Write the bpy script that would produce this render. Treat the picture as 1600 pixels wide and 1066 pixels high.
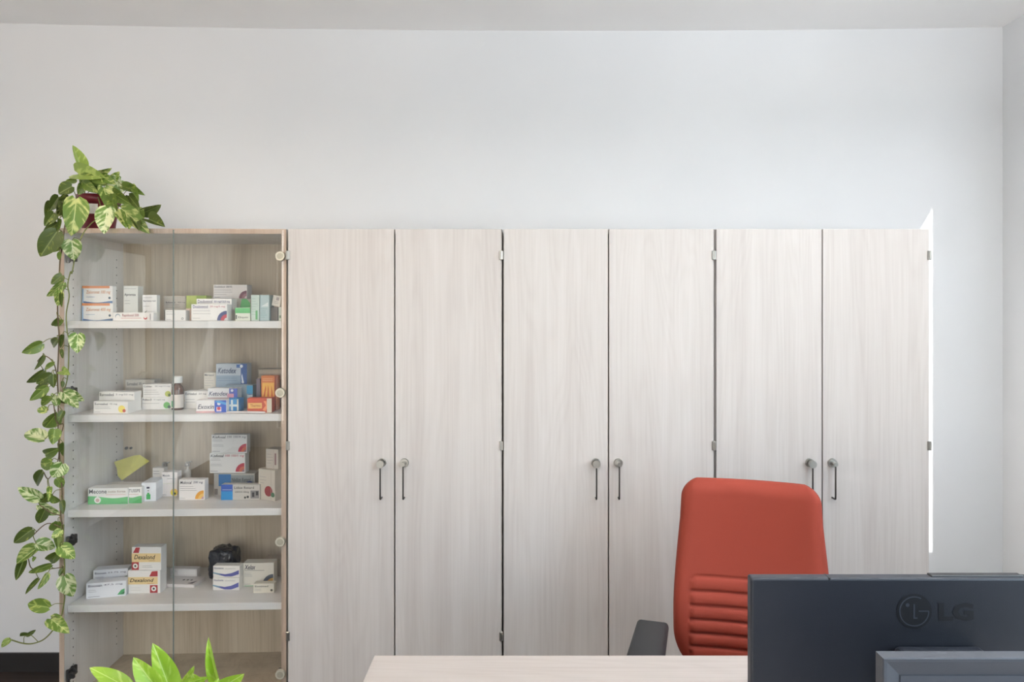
import bpy, bmesh, math, random
from mathutils import Vector, Matrix, noise

for o in list(bpy.data.objects):
    bpy.data.objects.remove(o, do_unlink=True)
SC = bpy.context.scene
COL = SC.collection
R = math.radians
random.seed(7)

# ------------------------------------------------------------------ camera
F = 1066.0            # focal length in pixels of the 1600 x 1066 frame
VX, VY = 820.0, 490.0  # vanishing point of the room's depth axis
H = 1.547             # eye height
cam_d = bpy.data.cameras.new('camera')
cam = bpy.data.objects.new('camera', cam_d)
COL.objects.link(cam)
cam.location = (0, 0, H)
cam.rotation_euler = (R(90), 0, 0)
cam_d.sensor_width = 36.0
cam_d.sensor_fit = 'HORIZONTAL'
cam_d.lens = 36.0 * F / 1600.0
cam_d.shift_x = (800 - VX) / 1600.0
cam_d.shift_y = -(533 - VY) / 1600.0
cam_d.clip_start = 0.03
SC.camera = cam

def P(px, py, Y):
    """point at depth Y seen at photo pixel (px, py)"""
    return Vector(((px - VX) / F * Y, Y, H - (py - VY) / F * Y))

# ------------------------------------------------------------------ world, sun, window daylight
XW = 2.07      # inner face of right wall
YB = 2.955     # back wall
YR = -3.0      # rear wall
world = bpy.data.worlds.new('world')
SC.world = world
world.use_nodes = True
wn = world.node_tree.nodes
wl = world.node_tree.links
bg = wn['Background']
sky = wn.new('ShaderNodeTexSky')
sky.sky_type = 'NISHITA'
sky.sun_disc = False
sky.sun_elevation = R(48)
sky.sun_rotation = R(140)
wl.new(sky.outputs[0], bg.inputs[0])
bg.inputs[1].default_value = 0.15

sun_d = bpy.data.lights.new('sun', 'SUN')
sun_d.energy = 5.5
sun_d.angle = R(0.6)
sun_d.color = (1.0, 0.97, 0.92)
sun = bpy.data.objects.new('sun', sun_d)
COL.objects.link(sun)
sun.location = (6, -4, 8)
sun.rotation_euler = Vector((-1, 1.167, -1.7)).to_track_quat('-Z', 'Y').to_euler()

def area(name, loc, direction, sx, sy, power, color):
    d = bpy.data.lights.new(name, 'AREA')
    d.shape = 'RECTANGLE'
    d.size = sx
    d.size_y = sy
    d.energy = power
    d.color = color
    o = bpy.data.objects.new(name, d)
    COL.objects.link(o)
    o.location = loc
    o.rotation_euler = Vector(direction).to_track_quat('-Z', 'Z').to_euler()
    return o
# daylight entering by the two windows of the right wall (lamps stand in the openings)
area('daylight_fill_lamp', (XW + 0.045, 2.16, 1.84), (-1, 0, 0), 0.72, 1.5, 2.0, (0.86, 0.94, 1.0))
area('daylight_fill_lamp', (XW + 0.045, -0.65, 1.84), (-1, 0, 0), 2.9, 1.5, 66, (0.64, 0.84, 1.0))
area('daylight_fill_lamp', (-0.95, YR - 0.045, 1.42), (0, 1, 0), 3.0, 2.25, 42, (1.0, 0.95, 0.89))  # added fill lamp in the rear wall, brightens the door fronts

LAMP_UP, LAMP_DOWN = 1.0, 0.03   # shares of a lamp's power
vs = SC.view_settings
vs.view_transform = 'Standard'
vs.look = 'None'
vs.gamma = 1.0
vs.use_curve_mapping = False
vs.exposure = 0.76

# ------------------------------------------------------------------ materials
def lin(c):
    out = []
    for v in c[:3]:
        v = v / 255.0
        out.append(v / 12.92 if v <= 0.04045 else ((v + 0.055) / 1.055) ** 2.4)
    return (out[0], out[1], out[2], 1.0)

MATS = {}
def pmat(name, col, rough=0.5, metal=0.0, spec=0.5, bump=0.0, bscale=200.0, coat=0.0):
    """principled procedural material; colour is sRGB 0-255"""
    if name in MATS:
        return MATS[name]
    m = bpy.data.materials.new(name)
    m.use_nodes = True
    nt = m.node_tree
    b = nt.nodes['Principled BSDF']
    b.inputs['Base Color'].default_value = lin(col)
    b.inputs['Roughness'].default_value = rough
    b.inputs['Metallic'].default_value = metal
    b.inputs['Specular IOR Level'].default_value = spec
    b.inputs['Coat Weight'].default_value = coat
    if bump:
        tc = nt.nodes.new('ShaderNodeTexCoord')
        n = nt.nodes.new('ShaderNodeTexNoise')
        n.inputs['Scale'].default_value = bscale
        n.inputs['Detail'].default_value = 3
        bp = nt.nodes.new('ShaderNodeBump')
        bp.inputs['Strength'].default_value = bump
        bp.inputs['Distance'].default_value = 0.002
        nt.links.new(tc.outputs['Object'], n.inputs['Vector'])
        nt.links.new(n.outputs['Fac'], bp.inputs['Height'])
        nt.links.new(bp.outputs[0], b.inputs['Normal'])
    MATS[name] = m
    return m

def flat(col, rough=0.55):
    return pmat('print_%d_%d_%d' % tuple(col[:3]), col, rough)

def wood(name, c_dark, c_mid, c_light, axis='Z', rough=0.45, contrast=1.0, scale=1.0):
    """pale wood decor: grain stretched along an axis, wavy cathedral lines, fine pores"""
    m = bpy.data.materials.new(name)
    m.use_nodes = True
    nt = m.node_tree
    N, L = nt.nodes, nt.links
    b = N['Principled BSDF']
    b.inputs['Roughness'].default_value = rough
    b.inputs['Specular IOR Level'].default_value = 0.35
    tc = N.new('ShaderNodeTexCoord')
    oi = N.new('ShaderNodeObjectInfo')
    mul = N.new('ShaderNodeVectorMath'); mul.operation = 'SCALE'
    mul.inputs[0].default_value = (13.7, 7.1, 9.3)
    L.new(oi.outputs['Random'], mul.inputs['Scale'])
    add = N.new('ShaderNodeVectorMath'); add.operation = 'ADD'
    L.new(tc.outputs['Object'], add.inputs[0]); L.new(mul.outputs[0], add.inputs[1])
    def mapped(sx, sl):
        mp = N.new('ShaderNodeMapping')
        s = {'Z': (sx, sx, sl), 'X': (sl, sx, sx), 'Y': (sx, sl, sx)}[axis]
        mp.inputs['Scale'].default_value = [v * scale for v in s]
        L.new(add.outputs[0], mp.inputs['Vector'])
        return mp
    n1 = N.new('ShaderNodeTexNoise'); n1.inputs['Scale'].default_value = 1.0; n1.inputs['Detail'].default_value = 5
    L.new(mapped(16, 0.8).outputs[0], n1.inputs['Vector'])
    n2 = N.new('ShaderNodeTexNoise'); n2.inputs['Scale'].default_value = 1.0; n2.inputs['Detail'].default_value = 4
    L.new(mapped(190, 3.0).outputs[0], n2.inputs['Vector'])
    n3 = N.new('ShaderNodeTexNoise'); n3.inputs['Scale'].default_value = 1.0; n3.inputs['Detail'].default_value = 2
    n3.inputs['Distortion'].default_value = 0.4
    L.new(mapped(5.5, 0.55).outputs[0], n3.inputs['Vector'])
    wv = N.new('ShaderNodeMath'); wv.operation = 'MULTIPLY'; wv.inputs[1].default_value = 60.0
    L.new(n3.outputs['Fac'], wv.inputs[0])
    sn = N.new('ShaderNodeMath'); sn.operation = 'SINE'; L.new(wv.outputs[0], sn.inputs[0])
    pw = N.new('ShaderNodeMath'); pw.operation = 'POWER'; pw.inputs[1].default_value = 3.0
    ab = N.new('ShaderNodeMath'); ab.operation = 'ABSOLUTE'
    L.new(sn.outputs[0], ab.inputs[0]); L.new(ab.outputs[0], pw.inputs[0])
    # combine
    a1 = N.new('ShaderNodeMath'); a1.operation = 'MULTIPLY_ADD'; a1.inputs[1].default_value = 0.95 * contrast; a1.inputs[2].default_value = 0.5 - 0.475 * contrast
    L.new(n1.outputs['Fac'], a1.inputs[0])
    a2 = N.new('ShaderNodeMath'); a2.operation = 'MULTIPLY_ADD'; a2.inputs[1].default_value = 0.55 * contrast
    L.new(n2.outputs['Fac'], a2.inputs[0]); L.new(a1.outputs[0], a2.inputs[2])
    a3 = N.new('ShaderNodeMath'); a3.operation = 'MULTIPLY_ADD'; a3.inputs[1].default_value = -0.10 * contrast
    L.new(pw.outputs[0], a3.inputs[0]); L.new(a2.outputs[0], a3.inputs[2])
    sb = N.new('ShaderNodeMath'); sb.operation = 'SUBTRACT'; sb.inputs[1].default_value = 0.25 * contrast
    L.new(a3.outputs[0], sb.inputs[0])
    cr = N.new('ShaderNodeValToRGB')
    cr.color_ramp.elements[0].position = 0.22; cr.color_ramp.elements[0].color = lin(c_dark)
    cr.color_ramp.elements[1].position = 0.78; cr.color_ramp.elements[1].color = lin(c_light)
    e = cr.color_ramp.elements.new(0.5); e.color = lin(c_mid)
    L.new(sb.outputs[0], cr.inputs[0])
    L.new(cr.outputs[0], b.inputs['Base Color'])
    bp = N.new('ShaderNodeBump'); bp.inputs['Strength'].default_value = 0.08; bp.inputs['Distance'].default_value = 0.001
    L.new(n2.outputs['Fac'], bp.inputs['Height']); L.new(bp.outputs[0], b.inputs['Normal'])
    MATS[name] = m
    return m

def plaster(name, col, var=6):
    m = bpy.data.materials.new(name)
    m.use_nodes = True
    nt = m.node_tree
    N, L = nt.nodes, nt.links
    b = N['Principled BSDF']
    b.inputs['Roughness'].default_value = 0.9
    b.inputs['Specular IOR Level'].default_value = 0.15
    tc = N.new('ShaderNodeTexCoord')
    n = N.new('ShaderNodeTexNoise'); n.inputs['Scale'].default_value = 1.3; n.inputs['Detail'].default_value = 4
    L.new(tc.outputs['Object'], n.inputs['Vector'])
    cr = N.new('ShaderNodeValToRGB')
    cr.color_ramp.elements[0].color = lin([c - var for c in col]); cr.color_ramp.elements[0].position = 0.3
    cr.color_ramp.elements[1].color = lin(col); cr.color_ramp.elements[1].position = 0.7
    L.new(n.outputs['Fac'], cr.inputs[0]); L.new(cr.outputs[0], b.inputs['Base Color'])
    n2 = N.new('ShaderNodeTexNoise'); n2.inputs['Scale'].default_value = 160; n2.inputs['Detail'].default_value = 2
    L.new(tc.outputs['Object'], n2.inputs['Vector'])
    bp = N.new('ShaderNodeBump'); bp.inputs['Strength'].default_value = 0.05; bp.inputs['Distance'].default_value = 0.001
    L.new(n2.outputs['Fac'], bp.inputs['Height']); L.new(bp.outputs[0], b.inputs['Normal'])
    MATS[name] = m
    return m

def glass_mat(name, tint, base=0.055):
    m = bpy.data.materials.new(name)
    m.use_nodes = True
    nt = m.node_tree
    N, L = nt.nodes, nt.links
    for n in list(N):
        if n.type != 'OUTPUT_MATERIAL':
            N.remove(n)
    out = [n for n in N if n.type == 'OUTPUT_MATERIAL'][0]
    tr = N.new('ShaderNodeBsdfTransparent'); tr.inputs[0].default_value = lin(tint)
    gl = N.new('ShaderNodeBsdfGlossy'); gl.inputs['Roughness'].default_value = 0.0
    gl.inputs[0].default_value = (1, 1, 1, 1)
    lw = N.new('ShaderNodeLayerWeight'); lw.inputs[0].default_value = 0.5
    pw = N.new('ShaderNodeMath'); pw.operation = 'POWER'; pw.inputs[1].default_value = 5.0
    L.new(lw.outputs['Facing'], pw.inputs[0])
    ma = N.new('ShaderNodeMath'); ma.operation = 'MULTIPLY_ADD'; ma.inputs[1].default_value = 0.9; ma.inputs[2].default_value = base
    L.new(pw.outputs[0], ma.inputs[0])
    mx = N.new('ShaderNodeMixShader')
    L.new(ma.outputs[0], mx.inputs[0]); L.new(tr.outputs[0], mx.inputs[1]); L.new(gl.outputs[0], mx.inputs[2])
    L.new(mx.outputs[0], out.inputs[0])
    MATS[name] = m
    return m

def leaf_mat(name, green, vein, cream, amount):
    """pothos leaf: blotches of cream running out from the midrib, pale midrib, a little light through"""
    m = bpy.data.materials.new(name)
    m.use_nodes = True
    nt = m.node_tree
    N, L = nt.nodes, nt.links
    b = N['Principled BSDF']
    out = [n for n in N if n.type == 'OUTPUT_MATERIAL'][0]
    b.inputs['Roughness'].default_value = 0.38
    tc = N.new('ShaderNodeTexCoord')
    oi = N.new('ShaderNodeObjectInfo')
    sc = N.new('ShaderNodeVectorMath'); sc.operation = 'SCALE'; sc.inputs[0].default_value = (31, 17, 23)
    L.new(oi.outputs['Random'], sc.inputs['Scale'])
    sx = N.new('ShaderNodeSeparateXYZ'); L.new(tc.outputs['Object'], sx.inputs[0])
    ax = N.new('ShaderNodeMath'); ax.operation = 'ABSOLUTE'; L.new(sx.outputs['X'], ax.inputs[0])
    # slanted coordinate: streaks leave the midrib at an angle
    sl = N.new('ShaderNodeMath'); sl.operation = 'MULTIPLY_ADD'; sl.inputs[1].default_value = -0.9
    L.new(ax.outputs[0], sl.inputs[0]); L.new(sx.outputs['Y'], sl.inputs[2])
    cx = N.new('ShaderNodeCombineXYZ')
    m1 = N.new('ShaderNodeMath'); m1.operation = 'MULTIPLY'; m1.inputs[1].default_value = 3.0
    m2 = N.new('ShaderNodeMath'); m2.operation = 'MULTIPLY'; m2.inputs[1].default_value = 5.5
    L.new(sx.outputs['X'], m1.inputs[0]); L.new(sl.outputs[0], m2.inputs[0])
    L.new(m1.outputs[0], cx.inputs[0]); L.new(m2.outputs[0], cx.inputs[1])
    ad = N.new('ShaderNodeVectorMath'); ad.operation = 'ADD'
    L.new(cx.outputs[0], ad.inputs[0]); L.new(sc.outputs[0], ad.inputs[1])
    n1 = N.new('ShaderNodeTexNoise'); n1.inputs['Scale'].default_value = 1.0; n1.inputs['Detail'].default_value = 3
    L.new(ad.outputs[0], n1.inputs['Vector'])
    cr = N.new('ShaderNodeValToRGB')
    cr.color_ramp.elements[0].position = 0.63 - amount * 0.32; cr.color_ramp.elements[0].color = lin(green)
    cr.color_ramp.elements[1].position = 0.76 - amount * 0.32; cr.color_ramp.elements[1].color = lin(cream)
    L.new(n1.outputs['Fac'], cr.inputs[0])
    # midrib
    mr = N.new('ShaderNodeMath'); mr.operation = 'LESS_THAN'; mr.inputs[1].default_value = 0.016
    L.new(ax.outputs[0], mr.inputs[0])
    mx = N.new('ShaderNodeMixRGB'); mx.inputs[2].default_value = lin(vein)
    L.new(mr.outputs[0], mx.inputs[0]); L.new(cr.outputs[0], mx.inputs[1])
    # slight tone variation between leaves
    hs = N.new('ShaderNodeHueSaturation')
    mr2 = N.new('ShaderNodeMapRange'); mr2.inputs['To Min'].default_value = 0.8; mr2.inputs['To Max'].default_value = 1.15
    L.new(oi.outputs['Random'], mr2.inputs['Value']); L.new(mr2.outputs[0], hs.inputs['Value'])
    L.new(mx.outputs[0], hs.inputs['Color'])
    L.new(hs.outputs[0], b.inputs['Base Color'])
    tl = N.new('ShaderNodeBsdfTranslucent'); L.new(hs.outputs[0], tl.inputs[0])
    ms = N.new('ShaderNodeMixShader'); ms.inputs[0].default_value = 0.25
    L.new(b.outputs[0], ms.inputs[1]); L.new(tl.outputs[0], ms.inputs[2])
    L.new(ms.outputs[0], out.inputs[0])
    MATS[name] = m
    return m

M_WALL = plaster('wall_paint', (218, 219, 220))
M_CEIL = plaster('ceiling_paint', (247, 246, 245))
M_WOOD = wood('pale_wood_decor', (190, 181, 175), (204, 197, 191), (214, 208, 203), contrast=0.65)
M_WOODIN = wood('pale_wood_inside', (222, 217, 211), (234, 230, 226), (240, 237, 234), contrast=0.8)
M_WOODB = wood('back_panel_wood', (182, 166, 144), (203, 188, 166), (215, 202, 182), contrast=0.9)
M_EDGE = wood('edge_banding', (176, 152, 134), (190, 168, 150), (203, 183, 166), rough=0.5)
M_DESK = wood('desk_wood', (180, 170, 163), (192, 183, 176), (200, 193, 187), axis='X', contrast=0.8)
M_SHELF = wood('shelf_grey', (214, 211, 209), (223, 221, 219), (230, 228, 227), axis='X', contrast=0.6)
M_FLOOR = wood('dark_floor', (46, 39, 37), (60, 52, 49), (74, 65, 61), axis='X', rough=0.4, scale=0.7)
M_BASE = pmat('baseboard_black', (40, 37, 36), 0.5, bump=0.05, bscale=60)
M_STEEL = pmat('brushed_steel', (176, 174, 168), 0.32, 1.0, bump=0.03, bscale=300)
M_DSTEEL = pmat('dark_steel', (96, 93, 90), 0.35, 1.0, bump=0.03, bscale=300)
M_CAP = pmat('satin_nickel', (196, 190, 172), 0.4, 0.35)
M_CAP2 = pmat('satin_nickel_centre', (168, 162, 144), 0.4, 0.35)
M_CHROME = pmat('chrome', (215, 214, 212), 0.15, 1.0)
M_BLACK = pmat('black_plastic', (34, 34, 36), 0.45, bump=0.1, bscale=500)
M_HOLE = pmat('dark_hole', (70, 66, 62), 0.9)
M_GLASS = glass_mat('cabinet_glass', (254, 254, 253), 0.05)
M_GEDGE = pmat('glass_edge_green', (136, 142, 136), 0.2)
M_WGLASS = glass_mat('window_glass', (252, 253, 253), 0.04)
M_WHITE = pmat('white_lacquer', (232, 231, 228), 0.4, bump=0.02)
M_BROWN = pmat('brown_door_frame', (120, 96, 78), 0.5, bump=0.05)
M_ORANGE = pmat('orange_fabric', (142, 58, 43), 0.75, spec=0.25, bump=0.25, bscale=900)
M_ARM = pmat('arm_pad_rubber', (37, 38, 40), 0.55, bump=0.15, bscale=700)
M_MON = pmat('monitor_plastic', (36, 39, 47), 0.42, bump=0.12, bscale=900)
M_MON2 = pmat('monitor_bezel', (66, 69, 76), 0.45, bump=0.08, bscale=900)
M_LOGO = pmat('logo_dark', (20, 22, 27), 0.5)
M_SCREEN = pmat('screen_off', (64, 67, 75), 0.5)
M_POT = pmat('maroon_pot', (112, 22, 40), 0.35, bump=0.05, bscale=40)
M_SOIL = pmat('soil', (52, 38, 30), 0.95, bump=0.8, bscale=60)
M_STEM = pmat('vine_stem', (112, 116, 60), 0.55, bump=0.1, bscale=90)
M_STEMD = pmat('vine_stem_brown', (98, 80, 55), 0.6, bump=0.1, bscale=90)
M_PLANTER = pmat('planter_white', (226, 224, 220), 0.4, bump=0.03)
LM = {
    'd': leaf_mat('leaf_dark', (82, 98, 42), (134, 146, 76), (144, 152, 68), 0.12),
    'g': leaf_mat('leaf_green', (106, 130, 56), (156, 172, 92), (178, 188, 100), 0.22),
    'l': leaf_mat('leaf_light', (146, 168, 84), (178, 194, 116), (184, 200, 118), 0.35),
    'v': leaf_mat('leaf_variegated', (112, 142, 58), (200, 208, 132), (206, 212, 134), 0.46),
    'c': leaf_mat('leaf_cream', (112, 146, 68), (222, 228, 180), (224, 230, 182), 0.56),
    'y': leaf_mat('leaf_lime', (158, 196, 62), (204, 226, 128), (196, 222, 108), 0.35),
}

# ------------------------------------------------------------------ mesh helpers
def obj(name, bm, mat, parent=None, smooth=False):
    me = bpy.data.meshes.new(name)
    bm.normal_update()
    bm.to_mesh(me)
    bm.free()
    if smooth:
        for p in me.polygons:
            p.use_smooth = True
    if mat:
        me.materials.append(mat)
    o = bpy.data.objects.new(name, me)
    COL.objects.link(o)
    if parent:
        o.parent = parent
    return o

def box_bm(x0, x1, y0, y1, z0, z1, bevel=0.0, seg=2, bm=None):
    own = bm is None
    if own:
        bm = bmesh.new()
    r = bmesh.ops.create_cube(bm, size=1.0)
    vsx = r['verts']
    for v in vsx:
        v.co = Vector(((x0 + x1) / 2 + v.co.x * (x1 - x0), (y0 + y1) / 2 + v.co.y * (y1 - y0), (z0 + z1) / 2 + v.co.z * (z1 - z0)))
    if bevel:
        es = list({e for v in vsx for e in v.link_edges})
        bmesh.ops.bevel(bm, geom=es, offset=bevel, segments=seg, profile=0.5, affect='EDGES')
    return bm

def boxo(name, x0, x1, y0, y1, z0, z1, mat, parent=None, bevel=0.0, seg=2):
    return obj(name, box_bm(x0, x1, y0, y1, z0, z1, bevel, seg), mat, parent)

def cyl_bm(p0, p1, r0, r1=None, n=20, bm=None, cap=True):
    if bm is None:
        bm = bmesh.new()
    if r1 is None:
        r1 = r0
    p0, p1 = Vector(p0), Vector(p1)
    d = p1 - p0
    q = d.to_track_quat('Z', 'Y').to_matrix().to_4x4()
    r = bmesh.ops.create_cone(bm, cap_ends=cap, segments=n, radius1=r0, radius2=r1, depth=d.length)
    mt = Matrix.Translation((p0 + p1) / 2) @ q
    for v in r['verts']:
        v.co = mt @ v.co
    return bm

def tube_bm(pts, rad, n=6, bm=None):
    if bm is None:
        bm = bmesh.new()
    pts = [Vector(p) for p in pts]
    rings = []
    for i, p in enumerate(pts):
        t = (pts[min(i + 1, len(pts) - 1)] - pts[max(i - 1, 0)])
        if t.length < 1e-7:
            t = Vector((0, 0, 1))
        t.normalize()
        a = t.cross(Vector((0.31, 0.87, 0.37))).normalized()
        b = t.cross(a)
        rr = rad[i] if isinstance(rad, (list, tuple)) else rad
        rings.append([bm.verts.new(p + (a * math.cos(2 * math.pi * k / n) + b * math.sin(2 * math.pi * k / n)) * rr) for k in range(n)])
    for i in range(len(rings) - 1):
        for k in range(n):
            bm.faces.new((rings[i][k], rings[i][(k + 1) % n], rings[i + 1][(k + 1) % n], rings[i + 1][k]))
    bm.faces.new(rings[0][::-1])
    bm.faces.new(rings[-1])
    return bm

def lathe_bm(prof, n=28, bm=None, center=(0, 0, 0)):
    if bm is None:
        bm = bmesh.new()
    c = Vector(center)
    rings = []
    for r, z in prof:
        if r < 1e-6:
            rings.append([bm.verts.new(c + Vector((0, 0, z)))])
        else:
            rings.append([bm.verts.new(c + Vector((r * math.cos(2 * math.pi * k / n), r * math.sin(2 * math.pi * k / n), z))) for k in range(n)])
    for a, b in zip(rings[:-1], rings[1:]):
        for k in range(n):
            k2 = (k + 1) % n
            if len(a) == 1 and len(b) > 1:
                bm.faces.new((a[0], b[k2], b[k]))
            elif len(b) == 1 and len(a) > 1:
                bm.faces.new((a[k], a[k2], b[0]))
            elif len(a) > 1:
                bm.faces.new((a[k], a[k2], b[k2], b[k]))
    return bm

def spline(pts, n=6):
    """Catmull-Rom through points"""
    pts = [Vector(p) for p in pts]
    out = []
    for i in range(len(pts) - 1):
        p0 = pts[max(i - 1, 0)]; p1 = pts[i]; p2 = pts[i + 1]; p3 = pts[min(i + 2, len(pts) - 1)]
        for k in range(n):
            t = k / n
            out.append(0.5 * ((2 * p1) + (p2 - p0) * t + (2 * p0 - 5 * p1 + 4 * p2 - p3) * t * t + (3 * p1 - p0 - 3 * p2 + p3) * t ** 3))
    out.append(pts[-1])
    return out

def empty(name, loc=(0, 0, 0), rz=0.0):
    o = bpy.data.objects.new(name, None)
    o.empty_display_size = 0.1
    COL.objects.link(o)
    o.location = loc
    o.rotation_euler = (0, 0, rz)
    return o

def tag(o, label, cat, group=None):
    o['label'] = label
    o['category'] = cat
    if group:
        o['group'] = group
    return o

def struct(o, label=None):
    o['kind'] = 'structure'
    if label:
        o['label'] = label
    return o

def text_mesh(s, bold=0.0, shear=0.0):
    cu = bpy.data.curves.new('lettering', 'FONT')
    cu.body = s
    cu.size = 1.0
    cu.resolution_u = 2
    cu.offset = bold
    cu.shear = shear
    cu.fill_mode = 'FRONT'
    to = bpy.data.objects.new('lettering', cu)
    COL.objects.link(to)
    dg = bpy.context.evaluated_depsgraph_get()
    dg.update()
    me = bpy.data.meshes.new_from_object(to.evaluated_get(dg))
    bpy.data.objects.remove(to, do_unlink=True)
    bpy.data.curves.remove(cu)
    return me

def lettering(s, x0, z0, width, height, y, mat, parent, bold=0.012, shear=0.0, fit='both', name='lettering'):
    """flat lettering on a plane facing -Y of the parent, lower-left corner x0, z0"""
    me = text_mesh(s, bold, shear)
    me.name = name
    xs = [v.co.x for v in me.vertices]; ys = [v.co.y for v in me.vertices]
    w = max(xs) - min(xs); h = max(ys) - min(ys)
    kx = width / w
    kz = height / h
    if fit == 'height':
        kx = kz
    for v in me.vertices:
        v.co = Vector((x0 + (v.co.x - min(xs)) * kx, y, z0 + (v.co.y - min(ys)) * kz))
    me.materials.clear()
    me.materials.append(mat)
    o = bpy.data.objects.new(name, me)
    COL.objects.link(o)
    o.parent = parent
    return o

def poly_bm(pts, y, bm=None):
    """flat polygon in the XZ plane facing -Y"""
    if bm is None:
        bm = bmesh.new()
    vsx = [bm.verts.new((p[0], y, p[1])) for p in pts]
    f = bm.faces.new(vsx)
    f.normal_update()
    if f.normal.y > 0:
        f.normal_flip()
    return bm

# ------------------------------------------------------------------ the room
XL, ZT = -3.0, 2.95
def ceil_z(x):
    return 2.772 + 0.033 * ((x - 0.3) / 2.57) ** 2
struct(boxo('floor', XL - 0.1, XW + 0.1, YR - 0.1, YB + 0.1, -0.1, 0.0, M_FLOOR), 'dark wood-look floor')
struct(boxo('wall_back', XL - 0.1, XW + 0.1, YB, YB + 0.1, 0, ZT, M_WALL), 'white wall behind the cabinets')
struct(boxo('wall_left', XL - 0.1, XL, YR, YB, 0, ZT, M_WALL), 'white left wall')
# right wall around two window openings
W3 = (-2.5, 0.6); WZ3 = (0.22, 2.62)
bm = bmesh.new()
for (a, b_, c, d) in ((XL - 0.1, W3[0], 0, ZT), (W3[1], XW + 0.1, 0, ZT), (W3[0], W3[1], 0, WZ3[0]), (W3[0], W3[1], WZ3[1], ZT)):
    box_bm(a, b_, YR - 0.1, YR, c, d, bm=bm)
struct(obj('wall_rear', bm, M_WALL), 'white wall behind the viewer')
W1 = (1.73, 2.60); W2 = (-2.15, 0.85); WZ = (1.03, 2.72)
bm = bmesh.new()
for (a, b_, c, d) in ((YR, W2[0], 0, ZT), (W2[1], W1[0], 0, ZT), (W1[1], YB, 0, ZT),
                      (W2[0], W2[1], 0, WZ[0]), (W2[0], W2[1], WZ[1], ZT), (W1[0], W1[1], 0, WZ[0]), (W1[0], W1[1], WZ[1], ZT)):
    box_bm(XW, XW + 0.1, a, b_, c, d, bm=bm)
struct(obj('wall_right', bm, M_WALL), 'white wall with the windows')
# ceiling: very slightly bowed along the room
bm = bmesh.new()
nx = 24
lo = []; hi = []
for i in range(nx + 1):
    x = XL - 0.1 + (XW + 0.2 - XL) * i / nx
    z = ceil_z(x)
    lo.append((bm.verts.new((x, YR - 0.1, z)), bm.verts.new((x, YB + 0.1, z))))
    hi.append((bm.verts.new((x, YR - 0.1, z + 0.2)), bm.verts.new((x, YB + 0.1, z + 0.2))))
for i in range(nx):
    bm.faces.new((lo[i][0], lo[i][1], lo[i + 1][1], lo[i + 1][0]))
    bm.faces.new((hi[i][0], hi[i + 1][0], hi[i + 1][1], hi[i][1]))
    bm.faces.new((lo[i][0], lo[i + 1][0], hi[i + 1][0], hi[i][0]))
    bm.faces.new((lo[i][1], hi[i][1], hi[i + 1][1], lo[i + 1][1]))
bm.faces.new((lo[0][0], hi[0][0], hi[0][1], lo[0][1]))
bm.faces.new((lo[-1][0], lo[-1][1], hi[-1][1], hi[-1][0]))
struct(obj('ceiling', bm, M_CEIL, smooth=False), 'white ceiling')
struct(boxo('baseboard_back', XL, XW, YB - 0.012, YB, 0, 0.079, M_BASE), 'black baseboard along the back wall')
struct(boxo('baseboard_left', XL, XL + 0.012, 0.25, YB - 0.012, 0, 0.079, M_BASE), 'black baseboard along the left wall')
struct(boxo('baseboard_right', XW - 0.012, XW, YR, YB - 0.012, 0, 0.079, M_BASE), 'black baseboard along the right wall')

def window(name, y0, y1, z0, z1, n, rear=False):
    root = empty(name, (XW + 0.06, (y0 + y1) / 2, z0))
    if rear:
        root.location = ((y0 + y1) / 2, YR - 0.06, z0)
        root.rotation_euler = (0, 0, R(-90))
    struct(root, 'white framed window in the right wall' if not rear else 'added white framed window for fill light behind the viewer')
    hw = (y1 - y0) / 2
    hh = z1 - z0
    t = 0.04
    boxo('window_frame', 0, 0.035, -hw, hw, 0, t, M_WHITE, root)
    boxo('window_frame', 0, 0.035, -hw, hw, hh - t, hh, M_WHITE, root)
    for i in range(n + 1):
        c = -hw + t / 2 + (2 * hw - t) * i / n
        boxo('window_frame', 0, 0.035, c - t / 2, c + t / 2, t, hh - t, M_WHITE, root)
    for i in range(n):
        a = -hw + t + (2 * hw - t) * i / n
        b = a + (2 * hw - t) / n - t
        boxo('pane', 0.014, 0.018, a, b, t, hh - t, M_WGLASS, root)
    boxo('window_sill', -0.09, 0.0, -hw, hw, -0.02, 0.0, M_WHITE, root)
window('window_1', W1[0], W1[1], WZ[0], WZ[1], 1)
window('window_2', W2[0], W2[1], WZ[0], WZ[1], 3)
window('rear_fill_window', W3[0], W3[1], WZ3[0], WZ3[1], 3, rear=True)  # unseen rear window, added to let in frontal fill light

# white door in a brown frame in the left wall (seen mirrored in the cabinet glass)
dr = empty('door_1', (XL, -0.45, 0))
struct(dr, 'white door in a brown frame')
for (a, b) in ((-0.51, -0.43), (0.43, 0.51)):
    boxo('door_frame', 0.0, 0.03, a, b, 0, 2.12, M_BROWN, dr)
boxo('door_frame', 0.0, 0.03, -0.43, 0.43, 2.04, 2.12, M_BROWN, dr)
leafo = boxo('door_leaf', 0.0, 0.022, -0.425, 0.425, 0.006, 2.035, M_WHITE, dr)
hb = cyl_bm((0.022, -0.36, 1.05), (0.07, -0.36, 1.05), 0.01, n=12)
cyl_bm((0.065, -0.36, 1.05), (0.065, -0.24, 1.05), 0.009, n=12, bm=hb)
cyl_bm((0.022, -0.36, 1.05), (0.028, -0.36, 1.05), 0.026, n=20, bm=hb)
obj('door_handle', hb, M_STEEL, leafo, smooth=False)

# ------------------------------------------------------------------ closed wooden cabinets
YC, YD0, YD1 = 2.532, 2.510, 2.528
ZC = 1.860
def xd(px, Y=YD0):
    return (px - VX) / F * Y

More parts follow.
